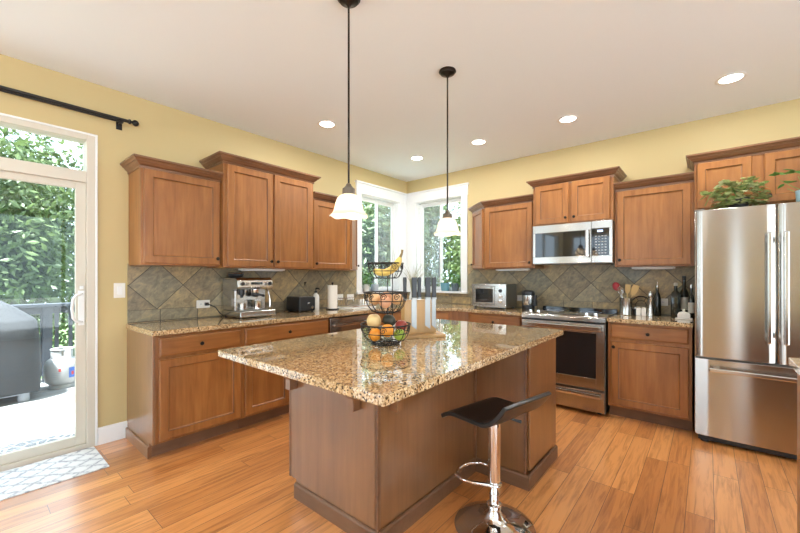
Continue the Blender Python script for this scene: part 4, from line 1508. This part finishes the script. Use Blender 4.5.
pt = thing('paper_towel_roll', 'white paper towel roll upright on a dark holder by the slate wall', 'paper towel', (0.25, -1.685, 0.9145))
MB().lathe([(0, 0), (0.075, 0), (0.078, 0.006), (0.070, 0.012), (0, 0.012)], seg=26).build('holder_base', 'iron', pt, 0, True)
MB().lathe([(0.018, 0.0125), (0.056, 0.0125), (0.056, 0.282), (0.018, 0.282)], seg=28, cap=False).build('roll', 'paper', pt, 0, True)
MB().lathe([(0.007, 0.012), (0.007, 0.295), (0.013, 0.30), (0.013, 0.312), (0, 0.317)], seg=12).build('holder_post', 'iron', pt, 0, True)

rk = thing('dish_rack', 'chrome wire dish rack on a white tray left of the window corner', 'dish rack', (0.31, -1.36, 0.9145), LW)
MB().box(-0.19, 0.19, -0.15, 0.15, 0, 0.012).build('tray', 'ceramic', rk, 0.004)
wr = MB()
for z in (0.03, 0.12):
    wr.tube([(-0.18, -0.14, z), (0.18, -0.14, z), (0.18, 0.14, z), (-0.18, 0.14, z)], 0.0035, 6, True)
for i in range(10):
    x = -0.18 + 0.04 * i
    wr.tube([(x, -0.14, 0.12), (x, -0.14, 0.03), (x, 0.14, 0.03), (x, 0.14, 0.12)], 0.002, 5)
for x in (-0.17, 0.17):
    for y in (-0.13, 0.13):
        wr.tube([(x, y, 0.03), (x, y, 0.012)], 0.004, 6)
wr.build('wire_frame', 'chrome', rk, 0, True)

# pots on the sills -----------------------------------------------------------
def leaf_cluster(seed, n, spread, h0, h1, leaf, droop=0.3, aspect=0.45):
    r = random.Random(seed)
    m = MB()
    for i in range(n):
        a = r.uniform(0, 2 * PI)
        q = math.sqrt(r.random()) * spread
        p = Vector((q * math.cos(a), q * math.sin(a), max(r.uniform(h0, h1) - droop * q, 0.02)))
        p.z += leaf * 0.3 if p.z < 0.05 else 0
        d = Vector((math.cos(a), math.sin(a), r.uniform(-0.5, 0.7))).normalized()
        s_ = d.cross(Vector((r.gauss(0, .3), r.gauss(0, .3), 1))).normalized()
        n_ = s_.cross(d)
        L = leaf * r.uniform(0.7, 1.25)
        pts = [p, p + d * L * 0.35 + s_ * L * aspect, p + d * L * 0.75 + s_ * L * aspect * 0.7 - n_ * L * 0.08, p + d * L - n_ * L * 0.2,
               p + d * L * 0.75 - s_ * L * aspect * 0.7 - n_ * L * 0.08, p + d * L * 0.35 - s_ * L * aspect]
        c = m.bm.verts.new(p + d * L * 0.45 - n_ * L * 0.10)
        vs_ = [m.bm.verts.new(x) for x in pts]
        for k in range(6):
            m.face([vs_[k], vs_[(k + 1) % 6], c])
    return m


def stems(seed, n, spread, h, z0):
    r = random.Random(seed)
    m = MB()
    for i in range(n):
        a = r.uniform(0, 2 * PI)
        q = spread * r.uniform(0.3, 0.9)
        m.tube([(0, 0, z0), (q * 0.4 * math.cos(a), q * 0.4 * math.sin(a), z0 + h * 0.5), (q * math.cos(a), q * math.sin(a), z0 + h)], [0.003, 0.0025, 0.0015], 5)
    return m


def potted(label, loc, pot, r, h, leaf_mat, n, spread, lh, leaf, seed):
    t = thing('potted_plant', label, 'potted plant', loc, 0, 'small pots on the window sills')
    MB().lathe([(0, 0), (r * 0.72, 0), (r * 0.80, 0.004), (r, h * 0.75), (r * 0.97, h), (r * 0.88, h), (r * 0.85, h * 0.85), (0, h * 0.85)], seg=24).build('pot', pot, t, 0, True)
    MB().lathe([(0, h * 0.86), (r * 0.84, h * 0.86), (0, h * 0.89)], seg=18).build('soil', 'soil', t)
    stems(seed, 7, spread, lh * 0.8, h * 0.85).build('stems', 'herb', t)
    leaf_cluster(seed, n, spread, h + 0.01, h + lh, leaf).build('leaves', leaf_mat, t)
    return t


potted('leafy plant in a white pot on the left window sill', (-0.015, -0.875, 1.091), 'ceramic', 0.052, 0.10, 'herb', 80, 0.075, 0.16, 0.05, 3)
potted('small grey pot on the left window sill', (-0.015, -0.70, 1.091), 'potgrey', 0.055, 0.095, 'herb', 6, 0.02, 0.02, 0.02, 4)
potted('teal glazed pot with a thin plant on the right window sill', (0.70, 0.015, 1.091), 'potblue', 0.066, 0.115, 'herb', 14, 0.05, 0.15, 0.035, 5)
potted('dark pot with a green plant on the right window sill', (0.87, 0.015, 1.091), 'potdark', 0.056, 0.115, 'herb', 46, 0.06, 0.13, 0.045, 6)

gv = thing('grass_vase', 'spray of thin dry grass standing in the window corner behind the knife block', 'vase', (0.40, -0.36, 0.9145))
MB().lathe([(0, 0), (0.045, 0), (0.055, 0.03), (0.05, 0.10), (0.034, 0.15), (0.038, 0.17), (0.032, 0.17), (0.0, 0.02)], seg=22).build('vase', 'ceramic', gv, 0, True)
m = MB()
r_ = random.Random(12)
for i in range(46):
    a = r_.uniform(0, 2 * PI)
    q = r_.uniform(0.04, 0.19)
    h = r_.uniform(0.38, 0.60)
    m.tube([(0.01 * math.cos(a), 0.01 * math.sin(a), 0.13), (q * 0.35 * math.cos(a), q * 0.35 * math.sin(a), h * 0.7), (q * math.cos(a), q * math.sin(a), h - q * 0.25)], [0.0034, 0.0030, 0.0014], 4)
m.build('grass_blades', 'dry', gv)

# toaster oven, grinder --------------------------------------------------------
to = thing('toaster_oven', 'stainless toaster oven with glass door on the back counter', 'toaster oven', (1.375, -0.42, 0.9145))
MB().box(0, 0.44, 0.012, 0.31, 0.018, 0.292).build('body', 'steel_d', to, 0.006)
f = MB()
f.box(0, 0.44, 0.0, 0.0115, 0.27, 0.292).box(0, 0.44, 0, 0.0115, 0.018, 0.05).box(0, 0.03, 0, 0.0115, 0.05, 0.27).box(0.30, 0.44, 0, 0.0115, 0.05, 0.27)
fp = f.build('front_panel', 'steel_s', to, 0.002)
td = MB()
td.box(0.034, 0.052, -0.010, -0.001, 0.055, 0.265).box(0.280, 0.298, -0.010, -0.001, 0.055, 0.265).box(0.052, 0.280, -0.010, -0.001, 0.055, 0.075).box(0.052, 0.280, -0.010, -0.001, 0.235, 0.265)
tdo = td.build('door', 'steel_s', to, 0.002)
MB().box(0.052, 0.280, -0.007, -0.002, 0.075, 0.235).build('window', 'blackglass', tdo)
MB().box(0.07, 0.26, -0.034, -0.022, 0.242, 0.256).box(0.08, 0.09, -0.022, -0.010, 0.244, 0.254).box(0.24, 0.25, -0.022, -0.010, 0.244, 0.254).build('handle', 'steel_s', tdo, 0.003)
for z in (0.215, 0.155, 0.095):
    MB().lathe([(0.021, 0), (0.021, 0.004), (0.016, 0.006), (0.015, 0.022), (0, 0.023)], seg=18).move(Matrix.Translation((0.37, -0.0005, z)) @ Matrix.Rotation(PI / 2, 4, 'X')).build('dial', 'black' if z > 0.2 else 'chrome', fp, 0, True)
for sx in (0.03, 0.41):
    for sy in (0.03, 0.28):
        MB().lathe([(0.016, 0), (0.016, 0.0185)], (sx, sy, 0), 10).build('foot', 'black', to)

gr = thing('coffee_grinder', 'small steel and black coffee grinder left of the range', 'coffee grinder', (2.005, -0.24, 0.9145))
MB().lathe([(0, 0), (0.070, 0), (0.072, 0.01), (0.070, 0.055), (0, 0.055)], seg=26).build('base', 'black', gr, 0, True)
MB().lathe([(0.0, 0.056), (0.067, 0.056), (0.070, 0.065), (0.070, 0.165), (0, 0.165)], seg=26).build('body', 'steel_s', gr, 0, True)
MB().lathe([(0, 0.1655), (0.074, 0.1655), (0.076, 0.175), (0.072, 0.205), (0.05, 0.222), (0, 0.226)], seg=26).build('lid', 'black', gr, 0, True)
MB().box(0.068, 0.098, -0.02, 0.02, 0.04, 0.17).build('handle', 'black', gr, 0.006)

# crock with utensils, shakers, mill, bottles ----------------------------------
ck = thing('utensil_crock', 'polished steel utensil crock right of the range', 'crock', (2.975, -0.20, 0.9145))
MB().lathe([(0, 0), (0.056, 0), (0.058, 0.004), (0.056, 0.012), (0.056, 0.165), (0.058, 0.17), (0.053, 0.17), (0.053, 0.015), (0, 0.012)], seg=30).build('cup', 'steel_s', ck, 0, True)


def utensil(name, label, tip, head_fn, mat, hmat, bx, base=(2.975, -0.20, 0.935)):
    t = thing(name, label, 'kitchen utensil', base, 0, 'utensils in the steel crock')
    d = Vector(tip)
    b0 = Vector((bx, d.y, 0))
    MB().tube([tuple(b0), tuple((b0 + d) / 2), tuple(d)], [0.0045, 0.0045, 0.004], 8).build('handle', mat, t, 0, True)
    head_fn(d).build('head', hmat, t, 0, True)
    return t


def face_frame(z):
    y = Vector((0, -1, 0))
    y = (y - z * y.dot(z)).normalized()
    x = y.cross(z)
    return Matrix(((x.x, y.x, z.x), (x.y, y.y, z.y), (x.z, y.z, z.z)))


def spoon_head(d, r=0.032, sc=(1.0, 0.45, 1.35)):
    q = face_frame(d.normalized())
    return MB().ball(tuple(d + d.normalized() * r * 1.1), r, sc, 14, q)


def spat_head(d, w_=0.03, L=0.085):
    n = d.normalized()
    m = MB()
    m.prism([(-w_ * 0.5, 0), (w_ * 0.5, 0), (w_, L * 0.3), (w_ * 1.05, L), (-w_ * 1.05, L), (-w_, L * 0.3)], -0.003, 0.003, 'y')
    m.move(Matrix.Translation(d - n * 0.008) @ face_frame(n).to_4x4())
    return m


def whisk_head(d):
    m = MB()
    n = d.normalized()
    a = n.cross(Vector((0, 1, 0.2))).normalized()
    b = n.cross(a)
    for k in range(5):
        th = PI * k / 5
        s_ = a * math.cos(th) + b * math.sin(th)
        m.tube([tuple(d), tuple(d + n * 0.035 + s_ * 0.024), tuple(d + n * 0.075 + s_ * 0.026), tuple(d + n * 0.098), tuple(d + n * 0.075 - s_ * 0.026), tuple(d + n * 0.035 - s_ * 0.024), tuple(d)], 0.0016, 5)
    return m


utensil('ladle', 'red headed spoon leaning left in the steel crock', (-0.075, 0.018, 0.225), lambda d: spoon_head(d, 0.034), 'steel_s', 'red', 0.025)
utensil('whisk', 'steel wire whisk in the crock behind the red spoon', (-0.030, -0.032, 0.17), whisk_head, 'steel_s', 'chrome', 0.015)
utensil('wooden_spoon', 'pale wooden spoon standing upright in the steel crock', (0.014, 0.002, 0.20), lambda d: spat_head(d, 0.022, 0.09), 'spoonwood', 'spoonwood', 0.0)
utensil('wooden_spatula', 'slotted wooden spatula leaning right in the steel crock', (0.062, -0.014, 0.185), lambda d: spat_head(d, 0.026, 0.105), 'spoonwood', 'spoonwood', -0.02)

sj = thing('spice_jar', 'small black jar between the crock and the white shakers', 'jar', (3.052, -0.17, 0.9145))
MB().lathe([(0, 0), (0.02, 0), (0.022, 0.004), (0.022, 0.055), (0.016, 0.06), (0, 0.06)], seg=16).build('jar', 'black', sj, 0, True)
MB().lathe([(0, 0.0605), (0.018, 0.0605), (0.018, 0.08), (0, 0.082)], seg=16).build('lid', 'steel_s', sj, 0, True)
for x, lab in ((3.085, 'square white shaker beside the black spice jar'), (3.128, 'square white shaker beside the steel pepper mill')):
    t = thing('shaker', lab, 'shaker', (x, -0.225, 0.9145), 0.1, 'square shakers right of the range')
    MB().box(-0.019, 0.019, -0.019, 0.019, 0, 0.075).build('body', 'ceramic', t, 0.004)
    MB().box(-0.018, 0.018, -0.018, 0.018, 0.0755, 0.088).build('lid', 'chrome', t, 0.004)
pm = thing('pepper_mill', 'tall steel pepper mill on the counter beside the shakers', 'pepper mill', (3.182, -0.22, 0.9145))
MB().lathe([(0, 0), (0.032, 0), (0.033, 0.01), (0.027, 0.04), (0.022, 0.10), (0.025, 0.15), (0.028, 0.165), (0, 0.165)], seg=24).build('body', 'steel_s', pm, 0, True)
MB().lathe([(0, 0.166), (0.026, 0.166), (0.020, 0.178), (0.026, 0.20), (0.022, 0.225), (0.01, 0.235), (0.008, 0.245), (0, 0.25)], seg=24).build('cap', 'steel_s', pm, 0, True)
ob = thing('oil_bottle', 'clear dark oil bottle with pourer behind the pepper mill', 'bottle', (3.225, -0.10, 0.9145))
MB().lathe([(0, 0), (0.030, 0), (0.032, 0.006), (0.032, 0.17), (0.022, 0.21), (0.012, 0.23), (0.012, 0.27), (0, 0.27)], seg=20).build('bottle', 'glassd', ob, 0, True)
MB().lathe([(0.010, 0.271), (0.013, 0.28), (0.010, 0.29), (0.004, 0.31), (0.003, 0.335), (0, 0.335)], seg=12).build('pourer', 'steel_s', ob, 0, True)
sr = thing('trivet', 'round dark wire trivet leaning on the slate behind the shakers', 'trivet', (3.085, -0.06, 0.9145))
m = MB().ring((0, 0, 0), 0.088, 0.006, 36, 8, 'y').ring((0, 0, 0), 0.045, 0.003, 28, 6, 'y')
for k in range(6):
    a = PI * k / 3
    m.tube([(0.045 * math.cos(a), 0, 0.045 * math.sin(a)), (0.086 * math.cos(a), 0, 0.086 * math.sin(a))], 0.0025, 5)
m.move(Matrix.Translation((0, 0.012, 0.094)) @ Matrix.Rotation(math.radians(-12), 4, 'X'))
m.build('rings', 'iron', sr, 0, True)

bt = thing('bottle', 'broad dark square bottle with pale stopper on the right counter', 'bottle', (3.375, -0.21, 0.9145), 0.1, 'bottles beside the refrigerator')
m = MB()
rings = []
for z, h in ((0, 0.034), (0.006, 0.038), (0.21, 0.038), (0.235, 0.030), (0.25, 0.016), (0.262, 0.0135), (0.295, 0.0135)):
    n_ = 4 if False else 24
    rings.append([(h * math.cos(2 * PI * j / n_) * (1 / (abs(math.cos(2 * PI * j / n_)) ** 6 + abs(math.sin(2 * PI * j / n_)) ** 6) ** (1 / 6) if h > 0.02 else 1),
                   h * math.sin(2 * PI * j / n_) * (1 / (abs(math.cos(2 * PI * j / n_)) ** 6 + abs(math.sin(2 * PI * j / n_)) ** 6) ** (1 / 6) if h > 0.02 else 1), z) for j in range(n_)])
m.loft(rings)
m.build('glass', 'glassd', bt, 0, True)
MB().lathe([(0, 0.2955), (0.015, 0.2955), (0.016, 0.315), (0.012, 0.325), (0, 0.326)], seg=14).build('stopper', 'labelw', bt, 0, True)
bt = thing('bottle', 'tall slim dark bottle with white label behind the butter dish', 'bottle', (3.434, -0.13, 0.9145), 0, 'bottles beside the refrigerator')
MB().lathe([(0, 0), (0.034, 0), (0.036, 0.006), (0.036, 0.21), (0.028, 0.245), (0.014, 0.27), (0.013, 0.345), (0, 0.345)], seg=24).build('glass', 'glassd', bt, 0, True)
MB().lathe([(0.0365, 0.07), (0.0368, 0.075), (0.0368, 0.185), (0.0365, 0.19)], seg=24, cap=False).build('label', 'labelw', bt, 0, True)
MB().lathe([(0, 0.3455), (0.0155, 0.3455), (0.0155, 0.385), (0, 0.39)], seg=14).build('cap', 'black', bt, 0, True)
bt = thing('bottle', 'small dark bottle against the side of the refrigerator', 'bottle', (3.488, -0.20, 0.9145), 0, 'bottles beside the refrigerator')
MB().lathe([(0, 0), (0.022, 0), (0.024, 0.006), (0.024, 0.17), (0.019, 0.20), (0.010, 0.22), (0.010, 0.275), (0, 0.275)], seg=20).build('glass', 'glassd', bt, 0, True)
MB().lathe([(0.0245, 0.05), (0.0247, 0.055), (0.0247, 0.14), (0.0245, 0.145)], seg=20, cap=False).build('label', 'labelw', bt, 0, True)
MB().lathe([(0, 0.2755), (0.012, 0.2755), (0.011, 0.31), (0, 0.313)], seg=12).build('cap', 'steel_s', bt, 0, True)
bdh = thing('butter_dish', 'white ceramic butter dish with knob lid beside the refrigerator', 'butter dish', (3.440, -0.33, 0.9145))
MB().box(-0.062, 0.062, -0.045, 0.045, 0, 0.012).build('plate', 'ceramic', bdh, 0.005)
ld = MB()
ld.loft([[(-a, -b, z), (a, -b, z), (a, b, z), (-a, b, z)] for a, b, z in ((0.045, 0.032, 0.0125), (0.045, 0.032, 0.045), (0.036, 0.024, 0.062), (0.012, 0.010, 0.070))])
lido = ld.build('lid', 'ceramic', bdh, 0.004)
MB().ball((0, 0, 0.080), 0.012, (1, 1, 1), 14).build('knob', 'ceramic', lido, 0, True)

# ---------------------------------------------------------------- plants on the refrigerator
pp = thing('potted_plant', 'bushy variegated trailing plant on top of the refrigerator', 'potted plant', (3.785, -0.565, 1.8135))
MB().lathe([(0, 0), (0.055, 0), (0.068, 0.08), (0.070, 0.09), (0.064, 0.09), (0.06, 0.08), (0, 0.08)], seg=24).build('pot', 'iron', pp, 0, True)
stems(21, 14, 0.15, 0.12, 0.09).build('stems', 'herb', pp)
m = leaf_cluster(22, 210, 0.135, 0.04, 0.265, 0.058, 0.5, 0.42)
m.build('leaves', 'pothos', pp, 0, True, angle=80)
m = leaf_cluster(27, 60, 0.135, 0.10, 0.275, 0.055, 0.5, 0.42)
tag(m.build('leaves', 'cream', pp, 0, True, angle=80), 'cream variegated leaves')
tv = MB()
tv.tube([(-0.08, -0.02, 0.16), (-0.13, -0.03, 0.17), (-0.17, -0.04, 0.12), (-0.20, -0.05, 0.05)], 0.003, 5)
vine = tv.build('vine', 'herb', pp)
m = leaf_cluster(23, 5, 0.02, 0.0, 0.05, 0.07)
m.move(Matrix.Translation((-0.17, -0.04, 0.09)))
m.build('vine_leaves', 'pothos', vine)
p2 = thing('potted_plant', 'sparse vine in a pale blue pot on the refrigerator edge', 'potted plant', (4.15, -0.585, 1.8135))
MB().lathe([(0, 0), (0.052, 0), (0.055, 0.005), (0.062, 0.10), (0.056, 0.10), (0.052, 0.085), (0, 0.085)], seg=24).build('pot', 'potlb', p2, 0, True)
st = MB()
for tip in ((-0.14, -0.02, 0.19), (-0.10, 0.02, 0.13), (0.02, -0.02, 0.22), (0.08, 0.0, 0.2), (-0.05, -0.03, 0.2)):
    st.tube([(0, 0, 0.085), (tip[0] * 0.55, tip[1] * 0.5, tip[2] * 0.72), tip], [0.003, 0.0025, 0.002], 5)
st.build('stems', 'herb', p2)
m = MB()
lm = leaf_cluster(24, 1, 0.001, 0, 0, 0.07)
lm.bm.free()
allm = MB()
for k, tip in enumerate(((-0.14, -0.02, 0.19), (-0.10, 0.02, 0.13), (0.02, -0.02, 0.22), (0.08, 0.0, 0.2), (-0.05, -0.03, 0.2))):
    sub = leaf_cluster(30 + k, 3, 0.012, -0.01, 0.01, 0.062)
    sub.move(Matrix.Translation(tip))
    me_ = bpy.data.meshes.new('tmp')
    sub.bm.to_mesh(me_)
    sub.bm.free()
    allm.bm.from_mesh(me_)
    bpy.data.meshes.remove(me_)
allm.build('leaves', 'herb', p2, 0, True, angle=80)

# ---------------------------------------------------------------- fruit stand on the island
FS = Vector((2.205, -2.925, 0.9145))
fs = thing('fruit_stand', 'black wire three tier fruit stand with scrollwork on the island', 'fruit stand', FS)


def wire_basket(R, r0, z0, z1):
    m = MB()
    h = z1 - z0
    m.ring((0, 0, z1), R, 0.0042, 40, 6)
    m.ring((0, 0, z1 - 0.044), R * 0.94, 0.0026, 40, 6)
    m.ring((0, 0, z0), r0, 0.0032, 28, 6)
    for k in range(12):
        a = 2 * PI * k / 12
        ca, sa = math.cos(a), math.sin(a)
        pts = []
        for s_ in (0, .25, .5, .75, 1):
            rad = R + (r0 - R) * (1 - math.cos(s_ * PI / 2)) ** 1.0
            pts.append((rad * ca, rad * sa, z1 - h * math.sin(s_ * PI / 2) ** 1.1))
        m.tube(pts, 0.0021, 5)
    for k in range(10):
        a2 = 2 * PI * (k + 0.5) / 10
        tng = Vector((-math.sin(a2), math.cos(a2), 0))
        cc = Vector((R * 0.975 * math.cos(a2), R * 0.975 * math.sin(a2), z1 - 0.022))
        pts = []
        for j in range(19):
            th = 2 * PI * j / 11
            rr = 0.019 * (1 - 0.045 * j)
            pts.append(tuple(cc + tng * rr * math.cos(th) + Vector((0, 0, 1)) * rr * math.sin(th)))
        m.tube(pts, 0.0023, 5)
    for k in range(4):
        a = PI * k / 4
        m.tube([(r0 * math.cos(a), r0 * math.sin(a), z0), (-r0 * math.cos(a), -r0 * math.sin(a), z0)], 0.002, 5)
    return m.build('basket', 'iron', fs, 0, True)


wire_basket(0.140, 0.078, 0.014, 0.112)
wire_basket(0.122, 0.052, 0.178, 0.290)
wire_basket(0.100, 0.062, 0.372, 0.455)
ft = MB()
ft.ring((0, 0, 0.004), 0.070, 0.004, 30, 6)
for k in range(4):
    a = PI / 4 + PI * k / 2
    ft.tube([(0.070 * math.cos(a), 0.070 * math.sin(a), 0.004), (0.078 * math.cos(a), 0.078 * math.sin(a), 0.016)], 0.0035, 6)
    ft.ball((0.075 * math.cos(a), 0.075 * math.sin(a), 0.006), 0.006, (1, 1, 1), 10)
ft.build('foot_ring', 'iron', fs, 0, True)
up = MB()
dx, dy = 0.767, 0.641
for s_ in (0.008, 0.036):
    ux, uy = dx * s_ - 0.641 * 0.094, dy * s_ + 0.767 * 0.094
    up.tube([(ux * 0.8, uy * 0.8, 0.016), (ux, uy, 0.06), (ux, uy, 0.453)], 0.003, 6)
up.build('upright', 'iron', fs, 0, True)


def fruit(name, label, off, r, mat, sc=(1, 1, 1), stem=True, rot=None):
    t = thing(name, label, name.replace('_', ' '), FS + Vector(off), rnd.uniform(0, 6), 'fruit on the wire stand')
    prof = []
    for i in range(13):
        th = PI * i / 12
        dimple = 0.10 * math.exp(-((th - PI) / 0.35) ** 2) if stem else 0
        prof.append((r * math.sin(th) * sc[0], r * sc[2] * (-math.cos(th)) * (1 - dimple)))
    m = MB().lathe(prof, seg=18)
    if rot:
        m.move(Matrix.Rotation(rot, 4, 'Y'))
    m.build('skin', mat, t, 0, True, angle=80)
    if stem:
        s_ = MB().tube([(0, 0, r * sc[2] * 0.88), (0.002, 0, r * sc[2] * 1.02)], [0.003, 0.002], 6)
        if rot:
            s_.move(Matrix.Rotation(rot, 4, 'Y'))
        s_.build('stem', 'btip', t, 0, True)
    return t


def rs(u, f):     # picture-plane right / toward-viewer offsets turned into the room frame
    return Vector((0.767 * u + 0.641 * f, 0.641 * u - 0.767 * f, 0))


def at(u, f, z):
    v = rs(u, f)
    return (v.x, v.y, z)


fruit('orange', 'orange at the left side of the bottom basket', at(-0.058, 0.035, 0.058), 0.037, 'orange')
fruit('orange', 'orange at the front middle of the bottom basket', at(0.012, 0.048, 0.082), 0.037, 'orange')
fruit('lime', 'green fruit at the front right of the bottom basket', at(0.078, 0.030, 0.057), 0.033, 'lime')
fruit('mango', 'pale yellow fruit piled highest at the left of the bottom basket', at(-0.068, -0.030, 0.124), 0.042, 'melon', (1, 1, 1.08))
fruit('avocado', 'dark avocado behind the oranges in the bottom basket', at(0.018, -0.040, 0.128), 0.034, 'avocado', (1, 1, 1.2), True, 1.2)
fruit('apple', 'red apple at the right rim of the bottom basket', at(0.088, -0.030, 0.100), 0.035, 'apple', (1, 1, 0.92))
fruit('onion', 'tan onion at the left of the middle basket', at(-0.062, 0.0, 0.254), 0.036, 'onion', (1, 1, 0.92))
fruit('peach', 'orange pink peach at the front of the middle basket', at(0.0, 0.052, 0.240), 0.034, 'peach')
fruit('onion', 'tan onion at the right of the middle basket', at(0.062, -0.005, 0.254), 0.036, 'onion', (1, 1, 0.92))
fruit('peach', 'peach at the back of the middle basket', at(0.0, -0.045, 0.260), 0.034, 'peach')


def banana(label, off, rz, tilt):
    t = thing('banana', label, 'banana', FS + Vector(off), rz, 'bananas in the top basket')
    pts, rr = [], []
    for i in range(13):
        s_ = i / 12
        a = -0.46 + 1.58 * s_
        pts.append((0.100 * math.sin(a) * 1.12, 0, 0.155 * (1 - math.cos(a))))
        rr.append(0.019 * min(1, 0.45 + 4.5 * s_, 0.38 + 5.5 * (1 - s_)))
    m = MB().tube(pts, rr, 8)
    m.move(Matrix.Rotation(tilt, 4, 'X'))
    m.build('peel', 'banana', t, 0, True)
    a = 1.0
    e_ = Vector(pts[-1])
    s2 = MB().tube([tuple(e_ - Vector((0.004, 0, 0.006))), tuple(e_ + Vector((0.008, 0, 0.024))), tuple(e_ + Vector((0.010, 0, 0.042)))], [0.0065, 0.0045, 0.0055], 7)
    s2.move(Matrix.Rotation(tilt, 4, 'X'))
    s2.build('stem', 'btip', t, 0, True)
    return t


ang = math.atan2(0.641, 0.767)
banana('front banana of the bunch in the top basket', at(-0.016, 0.039, 0.401), ang, 0.25)
banana('middle banana of the bunch in the top basket', at(-0.018, 0.0, 0.403), ang, 0.0)
banana('rear banana of the bunch in the top basket', at(-0.016, -0.039, 0.401), ang, -0.25)

# ---------------------------------------------------------------- knife block
KB = Vector((2.185, -2.575, 0.9145))
KR = math.radians(57)
kb = thing('knife_block', 'bamboo magnetic knife block on a flat base beside the fruit stand', 'knife block', KB, KR)
MB().box(-0.140, 0.140, -0.095, 0.075, 0, 0.020).build('base', 'bamboo', kb, 0.003)
MB().box(-0.112, 0.104, -0.022, 0.050, 0.0205, 0.232).build('block', 'bamboo', kb, 0.003)
KN = [(-0.098, 0.012, 0.26, 0.012, 'slim carving knife at the left end of the knife block'),
      (-0.048, -0.028, 0.24, 0.019, 'broad knife second from the left on the knife block'),
      (-0.002, 0.006, 0.24, 0.013, 'slim knife in the middle of the knife block'),
      (0.044, -0.028, 0.245, 0.020, 'broad knife right of the middle on the knife block'),
      (0.086, -0.028, 0.235, 0.016, 'broad knife at the right end of the knife block')]
for x, y, L, hw, lab in KN:
    t = thing('knife', lab, 'knife', KB, KR, 'black handled knives on the block')
    if y < 0:
        MB().prism([(x - hw * 0.9, 0.235), (x - hw * 0.9, 0.07), (x + hw * 0.9, 0.045), (x + hw * 0.9, 0.235)], y + 0.0035, y + 0.0055, 'y').build('blade', 'steel_d', t)
    else:
        MB().prism([(x - hw, 0.242), (x - hw, 0.2325), (x + hw, 0.2325), (x + hw, 0.242)], y - 0.001, y + 0.001, 'y').build('blade', 'steel_s', t)
    MB().box(x - hw, x + hw, y - 0.008, y + 0.009, 0.236, 0.248).build('bolster', 'steel_d', t, 0.002)
    tilt = 0.01 if y < 0 else -0.01
    MB().loft([[(x - hw * a, y - 0.008 + 0.001, z), (x + hw * a, y - 0.008 + 0.001, z), (x + hw * a, y + 0.009, z), (x - hw * a, y + 0.009, z)] for z, a in ((0.2485, 0.9), (0.31, 0.82), (0.358, 0.95), (0.376, 0.85))]).build('handle', 'black', t, 0.003)

# ---------------------------------------------------------------- bar stool
bs = thing('bar_stool', 'black curved seat bar stool on a chrome pedestal at the island', 'bar stool', (2.752, -2.69, 0), math.radians(-12))
MB().lathe([(0, 0), (0.203, 0), (0.205, 0.004), (0.198, 0.012), (0.14, 0.022), (0.075, 0.036), (0.045, 0.055), (0.034, 0.085), (0.030, 0.10), (0, 0.10)], seg=56).build('base', 'chrome', bs, 0, True, angle=60)
MB().lathe([(0.036, 0.10), (0.038, 0.104), (0.038, 0.118), (0.026, 0.122), (0.024, 0.125), (0.024, 0.27)], seg=28).build('post', 'chrome', bs, 0, True)
MB().lathe([(0.031, 0.175), (0.032, 0.177), (0.032, 0.565), (0.0, 0.565)], seg=28).build('gas_lift_sleeve', 'chrome', bs, 0, True)
fr_ = MB()
pts = [(0.0, 0.03, 0.285), (-0.06, 0.085, 0.29), (-0.12, 0.115, 0.292), (-0.175, 0.10, 0.292), (-0.205, 0.05, 0.292), (-0.212, 0.0, 0.292),
       (-0.205, -0.05, 0.292), (-0.175, -0.10, 0.292), (-0.12, -0.115, 0.292), (-0.06, -0.085, 0.29), (0.0, -0.03, 0.285)]
pts2 = []
pts = [(x, y, z - 0.062) for x, y, z in pts]
for i in range(len(pts) - 1):
    for k in range(3):
        pts2.append(tuple(Vector(pts[i]).lerp(Vector(pts[i + 1]), k / 3)))
pts2.append(pts[-1])
fr_.tube(pts2, 0.009, 10)
fr_.ring((0, 0, 0.223), 0.033, 0.008, 24, 8)
fr_.build('footrest', 'chrome', bs, 0, True)
se = MB()
prof = []
top = []
N = 22
xs = []
for i in range(N + 1):
    s_ = i / N
    x = -0.205 + 0.40 * s_
    z = 0.600
    if s_ < 0.25:
        z -= 0.035 * ((0.25 - s_) / 0.25) ** 2
    if s_ > 0.68:
        q = (s_ - 0.68) / 0.32
        z += 0.115 * q ** 1.7
    top.append((x, z))
th = 0.022
nor = []
for i in range(N + 1):
    a, b = top[max(i - 1, 0)], top[min(i + 1, N)]
    d = Vector((b[0] - a[0], b[1] - a[1])).normalized()
    nor.append(Vector((-d.y, d.x)))
bot = [(top[i][0] - nor[i].x * th, top[i][1] - nor[i].y * th) for i in range(N + 1)]
poly = top + list(reversed(bot))
R = []
for y in (-0.19, -0.185, 0.185, 0.19):
    k = 0.994 if abs(y) > 0.187 else 1.0
    R.append([(x * k, y, z) for x, z in poly])
se.loft(R)
se.build('seat', 'seat', bs, 0.005, True, angle=50)
MB().box(-0.075, 0.075, -0.075, 0.075, 0.5655, 0.5775).build('seat_plate', 'black', bs, 0.003)
MB().tube([(0.0, 0.02, 0.560), (0.05, 0.07, 0.555), (0.085, 0.11, 0.540)], [0.005, 0.005, 0.009], 8).build('lever', 'black', bs, 0, True)
